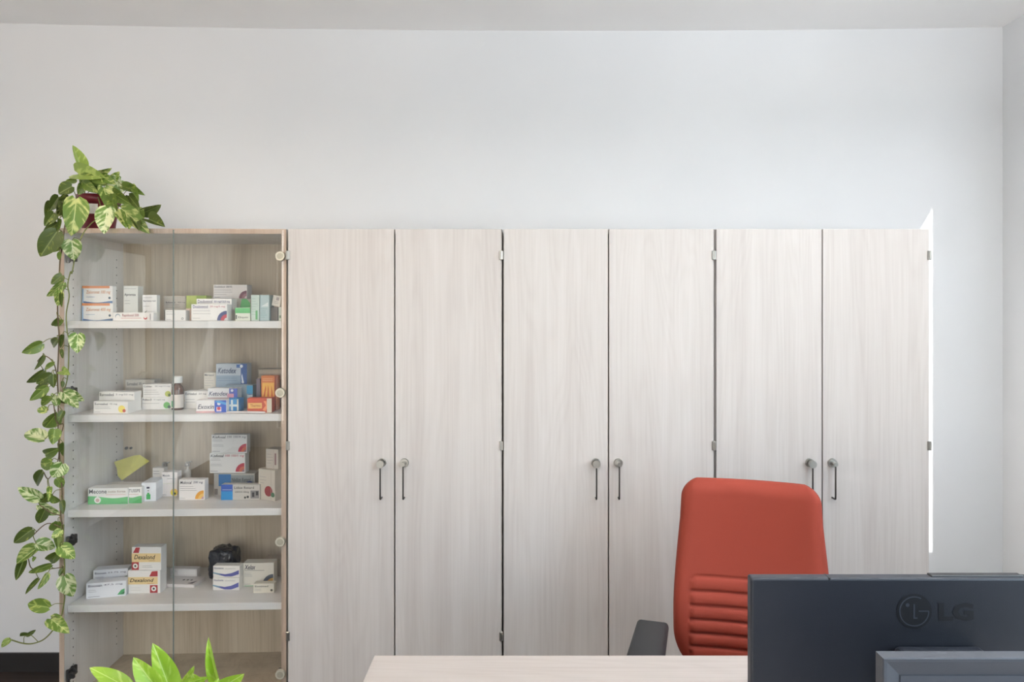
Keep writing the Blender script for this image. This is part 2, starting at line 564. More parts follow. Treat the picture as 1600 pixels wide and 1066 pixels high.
def cabinet(pxl, pxm, pxr, label):
    x0, x1, xm = xd(pxl), xd(pxr), xd(pxm)
    xc = (x0 + x1) / 2
    root = empty('cabinet', (xc, YC, 0))
    tag(root, label, 'cabinet', 'tall wooden double-door cabinets in a row')
    a, b, m_ = x0 - xc, x1 - xc, xm - xc
    T = 0.018
    D = 0.415
    boxo('side_panel', a + 0.001, a + T, 0, D, 0, ZC, M_WOOD, root)
    boxo('side_panel', b - T, b - 0.001, 0, D, 0, ZC, M_WOOD, root)
    boxo('top_panel', a + T, b - T, 0, D, ZC - T, ZC, M_WOOD, root)
    boxo('bottom_panel', a + T, b - T, 0, D, 0.08, 0.08 + T, M_WOOD, root)
    boxo('back_panel', a + T, b - T, D - 0.008, D, 0.08 + T, ZC - T, M_WOODB, root)
    boxo('plinth', a + T, b - T, 0.02, 0.038, 0, 0.08, M_BASE, root)
    g = 0.0024
    ge = 0.0034
    y0, y1 = YD0 - YC, YD1 - YC
    for side in (0, 1):
        if side == 0:
            p, q = a + ge, m_ - g
        else:
            p, q = m_ + g, b - ge
        d = boxo('door', p, q, y0, y1, 0.085, ZC - 0.002, M_WOOD, root, bevel=0.0008, seg=1)
        # handle: round rosette on the door, neck, slim bar hanging down in front
        hx = (m_ - 0.047) if side == 0 else (m_ + 0.036)
        zz = 0.998
        hbm = cyl_bm((hx, y0, zz), (hx, y0 - 0.011, zz), 0.0165, 0.0155, n=24)
        if side == 0:
            cyl_bm((hx, y0 - 0.011, zz), (hx, y0 - 0.026, zz), 0.0075, n=16, bm=hbm)
            cyl_bm((hx, y0 - 0.024, zz), (hx, y0 - 0.034, zz), 0.0145, 0.0135, n=24, bm=hbm)
        else:
            cyl_bm((hx, y0 - 0.011, zz), (hx, y0 - 0.034, zz), 0.0075, n=16, bm=hbm)
        ho = obj('handle', hbm, M_STEEL, d)
        bb = tube_bm(spline([(hx, y0 - 0.028, zz - 0.004), (hx, y0 - 0.029, zz - 0.02), (hx, y0 - 0.029, zz - 0.115), (hx, y0 - 0.027, zz - 0.1265), (hx, y0 - 0.018, zz - 0.128), (hx, y0 + 0.0, zz - 0.128)], 4), 0.0030, 8)
        obj('handle_bar', bb, M_DSTEEL, d, smooth=True)
        # hinge knuckles standing out at the outer door edge
        ex = p if side == 0 else q
        for hz in (H - (399 - VY) / F * YD0, H - (696.5 - VY) / F * YD0, 0.36):
            hm = box_bm(ex - 0.007, ex + 0.007, y0 - 0.006, y0, hz - 0.017, hz + 0.017, 0.0015, 1)
            cyl_bm((ex, y0 - 0.006, hz - 0.014), (ex, y0 - 0.006, hz + 0.014), 0.0035, n=10, bm=hm)
            if (side == 0 and pxl < 500) or (side == 1):
                obj('hinge', hm, M_STEEL, d)
            else:
                hm.free()
    return root
cabinet(448.5, 616.6, 784.8, 'closed cabinet of pale wood right beside the glass-fronted cabinet')
cabinet(785.8, 950.8, 1116.8, 'closed cabinet of pale wood in the middle of the row of three')
cabinet(1118.0, 1284.8, 1453.0, 'closed cabinet of pale wood at the window end, behind the orange chair')

# ------------------------------------------------------------------ glass-fronted cabinet (stands a touch askew)
YAW = R(2.0)
GX = xd(447.2, 2.53)
GW = 0.822
groot = empty('glass_cabinet', (GX, 2.53, 0), YAW)
tag(groot, 'glass-fronted wooden cabinet holding medicine boxes on four shelves', 'cabinet')
T = 0.0175
D = 0.40
boxo('side_panel', -GW, -GW + T, 0.0005, D, 0, ZC - T, M_WOODIN, groot)
boxo('side_panel', -T, 0, 0.0005, D, 0, ZC - T, M_WOODIN, groot)
boxo('edge_strip', -GW, -GW + T, -0.0005, 0.0005, 0, ZC - T, M_EDGE, groot)
boxo('edge_strip', -T, 0, -0.0005, 0.0005, 0, ZC - T, M_EDGE, groot)
boxo('edge_strip', -GW, 0, -0.0005, 0.0005, ZC - T, ZC, M_EDGE, groot)
boxo('top_panel', -GW, 0, 0.0005, D, ZC - T, ZC, M_WOODIN, groot)
boxo('bottom_panel', -GW + T, -T, 0, D, 0.082, 0.10, M_WOODB, groot)
boxo('back_panel', -GW + T, -T, D - 0.008, D, 0.10, ZC - T, M_WOODB, groot)
boxo('plinth', -GW + T, -T, 0.02, 0.038, 0, 0.082, M_BASE, groot)
SHZ = [1.519, 1.172, 0.820, 0.468]
SHT = 0.027
for z in SHZ:
    boxo('shelf', -GW + T + 0.001, -T - 0.001, 0.018, D - 0.010, z - SHT, z, M_SHELF, groot, bevel=0.0012, seg=1)
# rows of shelf-pin holes in the side panels
bm = bmesh.new()
z = 0.17
while z < 1.80:
    if not any(s - SHT - 0.004 < z < s + 0.004 for s in SHZ):
        for yy in (0.052, D - 0.06):
            cyl_bm((-GW + T - 0.002, yy, z), (-GW + T + 0.0005, yy, z), 0.0026, n=8, bm=bm)
            cyl_bm((-T - 0.0005, yy, z), (-T + 0.002, yy, z), 0.0026, n=8, bm=bm)
    z += 0.032
ph = obj('pin_holes', bm, M_HOLE, groot)
ph['kind'] = 'stuff'
# glass doors, hinges
gmid = -GW / 2 + 0.002
for (a, b) in ((-GW + 0.006, gmid - 0.001), (gmid + 0.001, -0.008)):
    dgo = boxo('glass_door', a, b, -0.0065, -0.0015, 0.09, ZC - 0.004, M_GLASS, groot)
    left = a < gmid - 0.1
    ge_ = b if left else a
    boxo('glass_edge', ge_ - 0.0005, ge_ + 0.0005, -0.0066, -0.0014, 0.09, ZC - 0.004, M_GEDGE, dgo)
    hx = (a + 0.040) if left else (b - 0.0105)
    for py in (400, 614.5, 848, 1056):
        hz = H - (py - VY) / F * 2.51
        if not left:
            hm = cyl_bm((hx, -0.0065, hz), (hx, -0.0145, hz), 0.0185, 0.0170, n=24)
            obj('hinge_cap', hm, M_CAP, dgo)
            hm = cyl_bm((hx, -0.0145, hz), (hx, -0.0150, hz), 0.0115, 0.0110, n=24)
            obj('hinge_cap_centre', hm, M_CAP2, dgo)
            hm = box_bm(hx - 0.012, hx + 0.010, -0.0012, 0.012, hz - 0.014, hz + 0.014, 0.002, 1)
            obj('hinge', hm, M_DSTEEL, dgo)
        else:
            # black folding hinge: plate on the side panel, arm with two knuckles reaching to the glass
            xs = -GW + T
            hm = box_bm(xs, xs + 0.012, 0.012, 0.060, hz - 0.018, hz + 0.016, 0.002, 1)
            cyl_bm((xs + 0.004, 0.018, hz - 0.02), (xs + 0.026, 0.010, hz + 0.002), 0.006, n=10, bm=hm)
            cyl_bm((xs + 0.006, 0.034, hz + 0.02), (xs + 0.030, 0.022, hz + 0.004), 0.005, n=10, bm=hm)
            cyl_bm((xs + 0.010, 0.006, hz - 0.026), (xs + 0.010, 0.006, hz + 0.022), 0.006, n=10, bm=hm)
            box_bm(xs + 0.012, xs + 0.034, 0.0, 0.012, hz - 0.010, hz + 0.012, 0.003, 1, bm=hm)
            obj('hinge', hm, M_BLACK if py > 620 else M_DSTEEL, dgo)
# made-up metal piece on the back panel, for a mark seen in the glass
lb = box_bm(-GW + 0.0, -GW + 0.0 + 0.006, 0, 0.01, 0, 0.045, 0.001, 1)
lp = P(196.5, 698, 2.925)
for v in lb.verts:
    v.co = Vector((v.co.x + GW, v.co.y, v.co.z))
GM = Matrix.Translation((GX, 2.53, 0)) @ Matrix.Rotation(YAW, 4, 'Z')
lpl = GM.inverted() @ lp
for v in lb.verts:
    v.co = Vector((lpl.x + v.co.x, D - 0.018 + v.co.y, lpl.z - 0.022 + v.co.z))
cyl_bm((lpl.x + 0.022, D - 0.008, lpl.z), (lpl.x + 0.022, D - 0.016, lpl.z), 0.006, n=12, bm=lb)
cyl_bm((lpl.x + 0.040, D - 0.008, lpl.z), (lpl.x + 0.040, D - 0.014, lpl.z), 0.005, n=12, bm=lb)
obj('metal_mark', lb, M_DSTEEL, groot)

# ------------------------------------------------------------------ medicine boxes
WH = (233, 231, 228)
GR = (205, 200, 195)
TXT = (60, 58, 66)
def shelf_of(on):
    return SHZ[on - 1]

BOXES = {}
def mbox(key, label, x0, x1, yt, yb=None, on=1, Y=None, depth=0.04, yaw=0.0, col=WH, prints=(), name='medicine_box', cat='box', group='medicine boxes on the glass cabinet shelves'):
    zs = shelf_of(on) if isinstance(on, int) else BOXES[on]
    if Y is None:
        Y = F * (H - zs) / (yb - VY)
    cx = ((x0 + x1) / 2 - VX) / F * Y
    w = (x1 - x0) / F * Y / max(math.cos(R(yaw)), 0.3)
    zt = H - (yt - VY) / F * Y
    h = zt - zs
    BOXES[key] = zt + 0.0004
    bm = box_bm(-w / 2, w / 2, 0, depth, 0, h, 0.0008, 1)
    o = obj(name, bm, flat(col))
    o.location = (cx, Y, zs + 0.0002)
    o.rotation_euler = (0, 0, R(yaw))
    tag(o, label, cat, group)
    yy = -0.0004
    k = 0
    for p in prints:
        k += 1
        y = yy - 0.00005 * k
        U = lambda u: -w / 2 + u * w
        V = lambda v: v * h
        if p[0] == 'rect':
            _, u0, v0, u1, v1, c = p
            obj('colour_band', poly_bm([(U(u0), V(v0)), (U(u1), V(v0)), (U(u1), V(v1)), (U(u0), V(v1))], y), flat(c), o)
        elif p[0] == 'text':
            _, s, u0, v0, u1, v1, c = p[:7]
            sh = p[7] if len(p) > 7 else 0.0
            lettering(s, U(u0), V(v0), U(u1) - U(u0), V(v1) - V(v0), y, flat(c), o, bold=0.014, shear=sh)
        elif p[0] == 'lines':
            _, u0, v0, u1, v1, n, c = p
            b2 = bmesh.new()
            rg = random.Random(len(key) * 7 + n)
            for i in range(n):
                vv = v1 - (v1 - v0) * (i + 0.5) / n
                e = u0 + (u1 - u0) * (0.55 + 0.45 * rg.random())
                poly_bm([(U(u0), V(vv) - 0.0006), (U(e), V(vv) - 0.0006), (U(e), V(vv) + 0.0006), (U(u0), V(vv) + 0.0006)], y, b2)
            obj('small_print', b2, flat(c), o)
        elif p[0] == 'quart':
            _, u, v, r, cols = p
            for i, c in enumerate(cols):
                rr = r * h * (1 - 0.36 * i)
                pts = [(U(u), V(v))] + [(U(u) - rr * math.cos(t * math.pi / 24), V(v) + rr * math.sin(t * math.pi / 24)) for t in range(13)]
                obj('emblem', poly_bm(pts, y - 0.00004 * i), flat(c), o)
        elif p[0] == 'disc':
            _, u, v, r, c = p
            pts = [(U(u) + r * h * math.cos(t * math.pi / 10), V(v) + r * h * math.sin(t * math.pi / 10)) for t in range(20)]
            obj('emblem', poly_bm(pts, y), flat(c), o)
        elif p[0] == 'poly':
            _, pts, c = p
            obj('emblem', poly_bm([(U(u), V(v)) for u, v in pts], y), flat(c), o)
    return o

def wave(v_lo, v_hi, amp, n=14, u0=0.0, u1=1.0, ph=0.0):
    pts = [(u0, v_lo), (u1, v_lo)]
    for i in range(n + 1):
        t = 1 - i / n
        pts.append((u0 + (u1 - u0) * t, v_hi + amp * math.sin(t * 5.2 + ph)))
    return pts
SM = (150, 148, 150)
OR, BL = (222, 142, 92), (86, 122, 170)
S1Y = 2.60
# --- first shelf
z_print = lambda t1, t2: [('rect', 0.0, 0.86, 0.9, 1.0, OR), ('rect', 0.0, 0.0, 0.05, 0.84, (170, 195, 225)),
    ('text', t1, 0.13, 0.50, 0.93, 0.74, (206, 150, 110), 0.15), ('lines', 0.13, 0.30, 0.42, 0.42, 1, (90, 130, 180)),
    ('poly', wave(0.0, 0.08, 0.05, u0=0.04, ph=2.4), BL), ('disc', 0.90, 0.30, 0.07, (60, 90, 110))]
mbox('a1', 'orange-topped white box, lower of the stacked pair on the top shelf', 128, 176.5, 474, on=1, Y=S1Y, depth=0.024, prints=z_print('Zaluronat 400 mg', 0))
mbox('a2', 'orange-topped white box, upper of the stacked pair on the top shelf', 128.5, 176, 447, on='a1', Y=S1Y + 0.001, depth=0.0235, prints=z_print('Zaluronat 100 mg', 0))
mbox('a3', 'narrow tall pale grey box behind the low red-lettered box on the top shelf', 193, 215.5, 447, on=1, Y=2.655, depth=0.038, yaw=0, col=(222, 224, 220), prints=[
    ('lines', 0.05, 0.88, 0.9, 0.96, 1, SM), ('text', 'Apromax', 0.06, 0.69, 0.86, 0.79, TXT),
    ('lines', 0.08, 0.45, 0.6, 0.62, 2, SM), ('disc', 0.15, 0.18, 0.06, (60, 62, 60)), ('disc', 0.19, 0.20, 0.045, (222, 224, 220))])
mbox('a4', 'upright white box beside the tall grey one on the top shelf', 222.5, 245, 461, on=1, Y=2.628, depth=0.024, col=(236, 236, 236), prints=[
    ('text', 'Epruxa-red', 0.07, 0.72, 0.92, 0.80, (70, 72, 100)), ('lines', 0.08, 0.86, 0.7, 0.93, 1, SM), ('lines', 0.08, 0.5, 0.5, 0.62, 1, SM),
    ('poly', [(0.1, 0.30), (0.2, 0.30), (0.36, 0.42), (0.26, 0.37)], (70, 90, 70))])
mbox('a5', 'low white box with red lettering at the edge of the top shelf', 176.5, 240, 488.5, on=1, Y=2.558, depth=0.030, prints=[
    ('text', 'Rapidosol 500', 0.23, 0.42, 0.64, 0.84, (158, 70, 74)), ('rect', 0.2, 0.30, 0.70, 0.36, (214, 150, 150)),
    ('disc', 0.12, 0.55, 0.30, (150, 165, 175)), ('disc', 0.125, 0.45, 0.26, WH), ('disc', 0.80, 0.38, 0.22, (206, 96, 96)), ('disc', 0.80, 0.48, 0.17, WH), ('rect', 0.91, 0.1, 0.93, 0.85, SM)])
mbox('a6b', 'grey box under the yellow-green one at the back of the top shelf', 256, 296, 484, on=1, Y=2.72, depth=0.08, col=(150, 146, 136))
mbox('a6', 'grey-beige box with dark lettering lying on another at the back of the top shelf', 256, 290.5, 463, on='a6b', Y=2.722, depth=0.06, col=(186, 180, 170), prints=[
    ('text', 'Befazanol', 0.09, 0.46, 0.52, 0.60, TXT), ('text', '400 mg', 0.62, 0.48, 0.97, 0.58, TXT), ('lines', 0.09, 0.1, 0.95, 0.42, 2, (80, 76, 74))])
mbox('a7b', 'yellow-green box leaning at the back of the top shelf', 291, 322, 462, on=1, Y=2.70, depth=0.05, col=(172, 188, 88), prints=[
    ('text', 'Natrium', 0.03, 0.38, 0.5, 0.50, TXT), ('rect', 0.52, 0.8, 1.0, 1.0, (138, 160, 50))])
mbox('a7', 'small plain white box with fine print near the pane joint on the top shelf', 258, 290, 484.5, on=1, Y=2.60, depth=0.04, prints=[
    ('lines', 0.06, 0.50, 0.62, 0.95, 2, (120, 118, 130)), ('lines', 0.06, 0.05, 0.3, 0.2, 1, SM), ('disc', 0.85, 0.2, 0.10, (110, 110, 120)), ('disc', 0.85, 0.2, 0.06, WH)])
mbox('a8', 'narrow pinkish box squeezed in the middle of the top shelf', 290.6, 298.4, 482, on=1, Y=2.63, depth=0.05, col=(206, 178, 162))
dou = lambda t: [('text', t, 0.05, 0.74, 0.58, 0.93, (92, 84, 120)), ('lines', 0.05, 0.3, 0.5, 0.68, 3, SM), ('lines', 0.05, 0.08, 0.22, 0.2, 1, SM)]
mbox('a9', 'white box with a barcode end, behind the blue-emblem box on the top shelf', 307, 362, 467, on=1, Y=2.635, depth=0.05, prints=[
    ('text', 'Doulontcol', 0.04, 0.80, 0.45, 0.95, (80, 74, 110)), ('text', '50 mg/12,5 mg', 0.50, 0.80, 0.95, 0.92, (110, 106, 140)), ('rect', 0.90, 0.36, 0.97, 0.70, (70, 68, 70)), ('rect', 0.905, 0.12, 0.965, 0.28, SM)])
mbox('a10', 'white box with a blue and red quarter-circle on the top shelf', 298.8, 355, 475.5, on=1, Y=2.585, depth=0.042, prints=[
    ('text', 'Doulontcol', 0.05, 0.76, 0.46, 0.94, (92, 84, 130)), ('text', '20 mg/5 mg', 0.52, 0.78, 0.94, 0.92, (190, 130, 140)), ('lines', 0.05, 0.35, 0.55, 0.68, 2, SM), ('lines', 0.05, 0.08, 0.25, 0.24, 1, SM),
    ('quart', 0.99, 0.02, 0.58, [(64, 74, 120), (190, 70, 80), (228, 226, 224)])])
mbox('a11b', 'grey box at the back of the top shelf under the maroon-emblem box', 345, 392, 467, on=1, Y=2.70, depth=0.05, col=(178, 174, 166), prints=[
    ('lines', 0.42, 0.78, 0.62, 0.88, 1, TXT), ('poly', [(0.64, 0.6), (0.98, 0.6), (0.98, 0.8), (0.86, 0.99), (0.70, 0.99)], (96, 176, 110))])
mbox('a11', 'grey box with a maroon quarter-circle, topmost on the top shelf', 333.5, 386, 445, on='a11b', Y=2.700, depth=0.048, yaw=0, col=(206, 202, 200), prints=[
    ('text', 'Doulontcol', 0.03, 0.78, 0.34, 0.92, TXT), ('text', '20/10', 0.38, 0.78, 0.55, 0.92, TXT), ('lines', 0.03, 0.22, 0.6, 0.70, 3, (130, 126, 130)), ('lines', 0.03, 0.05, 0.2, 0.15, 1, TXT),
    ('quart', 0.99, 0.02, 0.55, [(110, 70, 84), (150, 110, 118), (206, 202, 200)])])
mbox('a12', 'small box with a green top half on the top shelf', 367.5, 391, 481, on=1, Y=2.59, depth=0.04, col=(226, 228, 216), prints=[
    ('rect', 0.0, 0.58, 1.0, 0.98, (104, 184, 118)), ('text', 'Eliquin', 0.2, 0.16, 0.85, 0.34, (110, 112, 100)), ('rect', 0.04, 0.14, 0.12, 0.44, (80, 84, 78))])
mbox('a13', 'narrow pale green upright box, left of a pair on the top shelf', 392.4, 405, 461, on=1, Y=2.585, depth=0.05, col=(198, 212, 204), prints=[
    ('lines', 0.1, 0.2, 0.9, 0.9, 7, (140, 176, 156)), ('rect', 0.55, 0.05, 0.8, 0.4, (110, 178, 120))])
mbox('a14', 'narrow teal-grey upright box, right of a pair on the top shelf', 406.2, 420.5, 461, on=1, Y=2.585, depth=0.05, col=(178, 196, 198), prints=[
    ('lines', 0.1, 0.1, 0.9, 0.5, 5, (90, 140, 140)), ('poly', [(0.1, 0.55), (0.9, 0.55), (0.9, 0.72)], (220, 226, 226))])
o = mbox('a15b', 'dark grey box at the right end of the top shelf', 422, 434.5, 480, on=1, Y=2.60, depth=0.04, col=(112, 108, 104))
o = mbox('a15', 'tilted white card box propped at the right end of the top shelf', 424, 437, 463, on='a15b', Y=2.60, depth=0.02, col=(226, 222, 214), prints=[('rect', 0.45, 0.55, 0.8, 0.85, (170, 160, 160)), ('lines', 0.2, 0.2, 0.8, 0.5, 2, SM)])
o.rotation_euler = (0, R(10), 0); o.location.z += 0.003
mbox('a16', 'slim pale box with a green mark against the right side of the top shelf', 435.2, 440.0, 480, on=1, Y=2.565, depth=0.04, col=(216, 222, 212), prints=[('rect', 0.3, 0.2, 0.8, 0.4, (120, 150, 120))])

# --- second shelf
mbox('b1', 'white box with a yellow and red dot at the front of the second shelf', 145, 200.5, 627.5, on=2, Y=2.556, depth=0.042, yaw=-4, prints=[
    ('text', 'Eurosabol', 0.04, 0.68, 0.42, 0.88, TXT), ('text', '10 mg', 0.48, 0.70, 0.70, 0.86, (110, 110, 116)), ('lines', 0.04, 0.35, 0.65, 0.60, 2, SM), ('lines', 0.04, 0.08, 0.2, 0.16, 1, SM),
    ('disc', 0.83, 0.38, 0.30, (226, 210, 96)), ('disc', 0.90, 0.24, 0.14, (190, 70, 40))])
mbox('b2', 'long white box behind the yellow-dot box on the second shelf', 154, 210.5, 612.5, on=2, Y=2.61, depth=0.045, yaw=-2, prints=[
    ('text', 'Eurosabol', 0.03, 0.78, 0.42, 0.93, TXT), ('text', '5 mg/50 mg', 0.48, 0.80, 0.97, 0.91, (140, 138, 142))])
mbox('b3', 'grey-toned box at the back left of the second shelf', 196, 241, 593.5, on=2, Y=2.765, depth=0.05, col=(198, 192, 182), prints=[
    ('text', 'Eurosabol', 0.06, 0.78, 0.42, 0.90, TXT), ('text', '25 mg', 0.46, 0.78, 0.72, 0.90, TXT), ('rect', 0.02, 0.05, 0.9, 0.70, (170, 162, 150)), ('lines', 0.06, 0.4, 0.8, 0.68, 2, SM)])
mbox('b4', 'beige box standing between the white stacks on the second shelf', 211.5, 221.5, 611, on=2, Y=2.70, depth=0.05, col=(178, 166, 150), prints=[('rect', 0.0, 0.80, 1.0, 1.0, (222, 216, 208)), ('text', 'EUR', 0.1, 0.84, 0.9, 0.96, TXT)])
mbox('b6', 'white box with a green leaf mark, lower of the stack on the second shelf', 222, 267.5, 621, 640, on=2, depth=0.06, yaw=3, prints=[
    ('text', 'Pollux-D', 0.04, 0.72, 0.34, 0.88, TXT), ('text', '10 mg/2 mg', 0.4, 0.72, 0.78, 0.86, SM), ('lines', 0.04, 0.4, 0.6, 0.6, 1, SM), ('disc', 0.84, 0.34, 0.27, (110, 180, 96)), ('disc', 0.92, 0.2, 0.13, (60, 90, 70))])
mbox('b5', 'white box with a yellow-green mark, upper of the stack on the second shelf', 224, 267, 600.5, on='b6', Y=2.664, depth=0.055, yaw=4, prints=[
    ('text', 'Coldan', 0.03, 0.76, 0.32, 0.90, TXT), ('text', '20 mg/10 mg', 0.42, 0.76, 0.95, 0.90, SM), ('lines', 0.04, 0.15, 0.6, 0.62, 3, SM), ('disc', 0.88, 0.25, 0.22, (176, 186, 80)), ('disc', 0.93, 0.16, 0.11, (96, 120, 60))])
# brown bottle with white cap
bY = 2.66
bx = P(277.5, 640, bY)
bt = empty('medicine_bottle', (bx.x, bY, SHZ[1] + 0.0006))
tag(bt, 'brown glass medicine bottle with a white cap on the second shelf', 'bottle')
hB = (640 - 588) / F * bY
obj('body', lathe_bm([(0, 0), (0.021, 0), (0.022, 0.003), (0.022, 0.075), (0.019, 0.088), (0.011, 0.098), (0.011, 0.106), (0, 0.106)]), pmat('brown_glass', (88, 52, 34), 0.12, coat=0.3), bt, smooth=True)
obj('cap', lathe_bm([(0, 0.104), (0.0165, 0.104), (0.0175, 0.106), (0.0175, hB - 0.002), (0.016, hB), (0, hB)], n=24), flat((224, 224, 220)), bt)
obj('paper_label', lathe_bm([(0.0223, 0.008), (0.0223, 0.060)], n=28), flat((214, 206, 198)), bt, smooth=True)
obj('green_mark', lathe_bm([(0.0140, 0.012), (0.0140, 0.036)], n=16, center=(-0.004, -0.0088, 0)), flat((74, 160, 104)), bt)
mbox('b8', 'white box with dark lettering beside the brown bottle on the second shelf', 288, 331, 611.5, on=2, Y=2.69, depth=0.045, prints=[
    ('text', 'Eurosabol', 0.05, 0.78, 0.45, 0.92, TXT), ('text', '20 mg', 0.52, 0.78, 0.8, 0.9, (120, 118, 122)), ('lines', 0.05, 0.3, 0.5, 0.6, 2, SM)])
mbox('b9', 'pale box laid behind the blue-ended boxes, second shelf middle', 309, 350, 609, on=2, Y=2.745, depth=0.06, col=(212, 204, 192), prints=[('lines', 0.1, 0.75, 0.5, 0.95, 1, SM)])
mbox('b10', 'beige box with dark lettering left of the big silver-blue box', 318.5, 337, 582.5, on='b9', Y=2.75, depth=0.05, col=(208, 200, 186), prints=[
    ('text', 'Mirtazol', 0.08, 0.80, 0.85, 0.92, TXT), ('lines', 0.08, 0.15, 0.85, 0.75, 4, SM)])
ket = lambda ue: [('rect', ue, 0.0, 1.0, 1.0, (64, 100, 170)), ('rect', 0.02, 0.0, ue, 0.56, (150, 166, 182))]
mbox('b16', 'grey-blue box with a bright blue end supporting the big silver-blue box', 352, 395, 602, on=2, Y=2.70, depth=0.040, col=(140, 156, 168), prints=[
    ('rect', 0.78, 0.62, 1.0, 0.98, (66, 158, 206)), ('disc', 0.9, 0.5, 0.12, (60, 92, 170)), ('rect', 0.80, 0.42, 0.99, 0.58, (190, 206, 214)), ('poly', [(0.42, 0.1), (0.5, 0.1), (0.54, 0.9), (0.46, 0.9)], (70, 84, 140))])
mbox('b11', 'big silver-blue box with italic dark blue lettering on the second shelf', 337.5, 386, 568.5, on='b9', Y=2.752, depth=0.045, yaw=0, col=(188, 196, 204), prints=[
    ('rect', 0.80, 0.0, 1.0, 1.0, (66, 98, 158)), ('rect', 0.0, 0.02, 0.80, 0.54, (146, 164, 182)), ('rect', 0.66, 0.84, 0.84, 0.97, (70, 110, 172)),
    ('text', 'Ketodex', 0.06, 0.62, 0.66, 0.84, (42, 56, 96), 0.3), ('lines', 0.04, 0.30, 0.7, 0.48, 2, (96, 120, 146)), ('disc', 0.82, 0.90, 0.06, (226, 230, 236)),
    ('poly', [(0.84, 0.28), (0.89, 0.30), (0.86, 0.52), (0.84, 0.62), (0.82, 0.5)], (222, 228, 236)), ('disc', 0.865, 0.28, 0.05, (222, 228, 236))])
mbox('b12b', 'low plain grey box under the italic-lettered box in front', 326, 364, 624.5, on=2, Y=2.64, depth=0.038, col=(206, 200, 196))
mbox('b12', 'pale box with italic dark lettering and a violet corner, middle of the second shelf', 324.5, 371, 607, on='b12b', Y=2.638, depth=0.040, col=(208, 208, 210), prints=[
    ('rect', 0.72, 0.0, 1.0, 0.98, (76, 92, 168)), ('text', 'Ketodex', 0.04, 0.34, 0.68, 0.72, (44, 46, 84), 0.3), ('rect', 0.0, 0.0, 0.72, 0.16, (176, 140, 140)), ('disc', 0.82, 0.80, 0.12, (222, 222, 232)),
    ('rect', 0.66, 0.18, 0.88, 0.52, (206, 150, 168))])
mbox('b14', 'white box with a bright blue end at the front of the second shelf', 307, 354, 625.5, on=2, Y=2.575, depth=0.05, yaw=3, col=(226, 222, 220), prints=[
    ('rect', 0.60, 0.02, 0.98, 0.98, (44, 88, 190)), ('text', 'Exoxin', 0.05, 0.30, 0.58, 0.66, (36, 38, 74), 0.3), ('rect', 0.0, 0.0, 0.62, 0.14, (196, 150, 150)),
    ('disc', 0.74, 0.72, 0.13, (228, 230, 236)), ('rect', 0.66, 0.1, 0.82, 0.46, (226, 200, 206)), ('disc', 0.74, 0.34, 0.13, (200, 60, 80)), ('poly', [(0.6, 0.86), (0.98, 0.6), (0.98, 0.8), (0.7, 0.98)], (80, 160, 216))])
mbox('b15', 'small blue box with a white cross mark on the second shelf', 357.5, 373, 623, on=2, Y=2.60, depth=0.04, yaw=-6, col=(72, 140, 196), prints=[
    ('rect', 0.2, 0.1, 0.42, 0.9, (214, 222, 224)), ('rect', 0.05, 0.40, 0.9, 0.56, (214, 222, 224)), ('rect', 0.84, 0.05, 1.0, 0.95, (206, 200, 190))])
mbox('b19', 'brown-edged grey box at the back right of the second shelf', 404, 441, 577, on=2, Y=2.70, depth=0.06, col=(142, 132, 118), prints=[
    ('rect', 0.0, 0.88, 0.98, 0.98, (168, 156, 140)), ('rect', 0.06, 0.04, 0.96, 0.74, (104, 84, 74)), ('text', 'Thermo', 0.54, 0.78, 0.92, 0.86, TXT), ('lines', 0.08, 0.76, 0.4, 0.86, 1, (90, 100, 120)), ('rect', 0.72, 0.05, 0.75, 0.7, (150, 138, 126))])
mbox('b20', 'slim violet-grey box beside the orange one on the second shelf', 400.5, 406.5, 592, on=2, Y=2.645, depth=0.04, col=(108, 100, 112))
mbox('b18', 'tall orange box with a yellow flame panel on the second shelf', 408, 431.5, 587.5, on=2, Y=2.635, depth=0.04, col=(208, 124, 66), prints=[
    ('rect', 0.08, 0.34, 0.86, 0.80, (232, 184, 86)), ('poly', [(0.14, 0.40), (0.26, 0.40), (0.34, 0.62), (0.30, 0.74)], (206, 110, 50)), ('poly', [(0.40, 0.40), (0.54, 0.40), (0.52, 0.62), (0.46, 0.74)], (206, 110, 50)),
    ('poly', [(0.66, 0.40), (0.80, 0.40), (0.76, 0.56), (0.68, 0.74)], (206, 110, 50)), ('rect', 0.90, 0.0, 1.0, 1.0, (150, 72, 48)), ('lines', 0.1, 0.84, 0.8, 0.94, 2, (240, 214, 170))])
mbox('b17', 'low red box with a yellow label at the front right of the second shelf', 387, 424, 622.5, on=2, Y=2.575, depth=0.04, yaw=5, col=(196, 84, 58), prints=[
    ('rect', 0.03, 0.30, 0.60, 0.68, (222, 178, 104)), ('text', 'Thermo', 0.12, 0.40, 0.54, 0.60, (168, 90, 50)), ('poly', [(0.62, 0.2), (0.76, 0.5), (0.66, 0.8), (0.78, 0.8), (0.84, 0.4), (0.74, 0.1)], (232, 150, 104)), ('rect', 0.80, 0.02, 1.0, 0.98, (214, 206, 188))])
tl = P(355.5, 647, 2.562); tr_ = P(414, 646, 2.556)
tb = tube_bm([(tl.x, 2.562, SHZ[1] + 0.0045), (tl.x + 0.02, 2.5615, SHZ[1] + 0.0045), (tr_.x - 0.03, 2.557, SHZ[1] + 0.0045), (tr_.x, 2.556, SHZ[1] + 0.0045)], [0.003, 0.0043, 0.0043, 0.003], 10)
tag(obj('applicator_pen', tb, flat((224, 218, 216)), smooth=True), 'thin white pen lying at the front edge of the second shelf', 'pen')

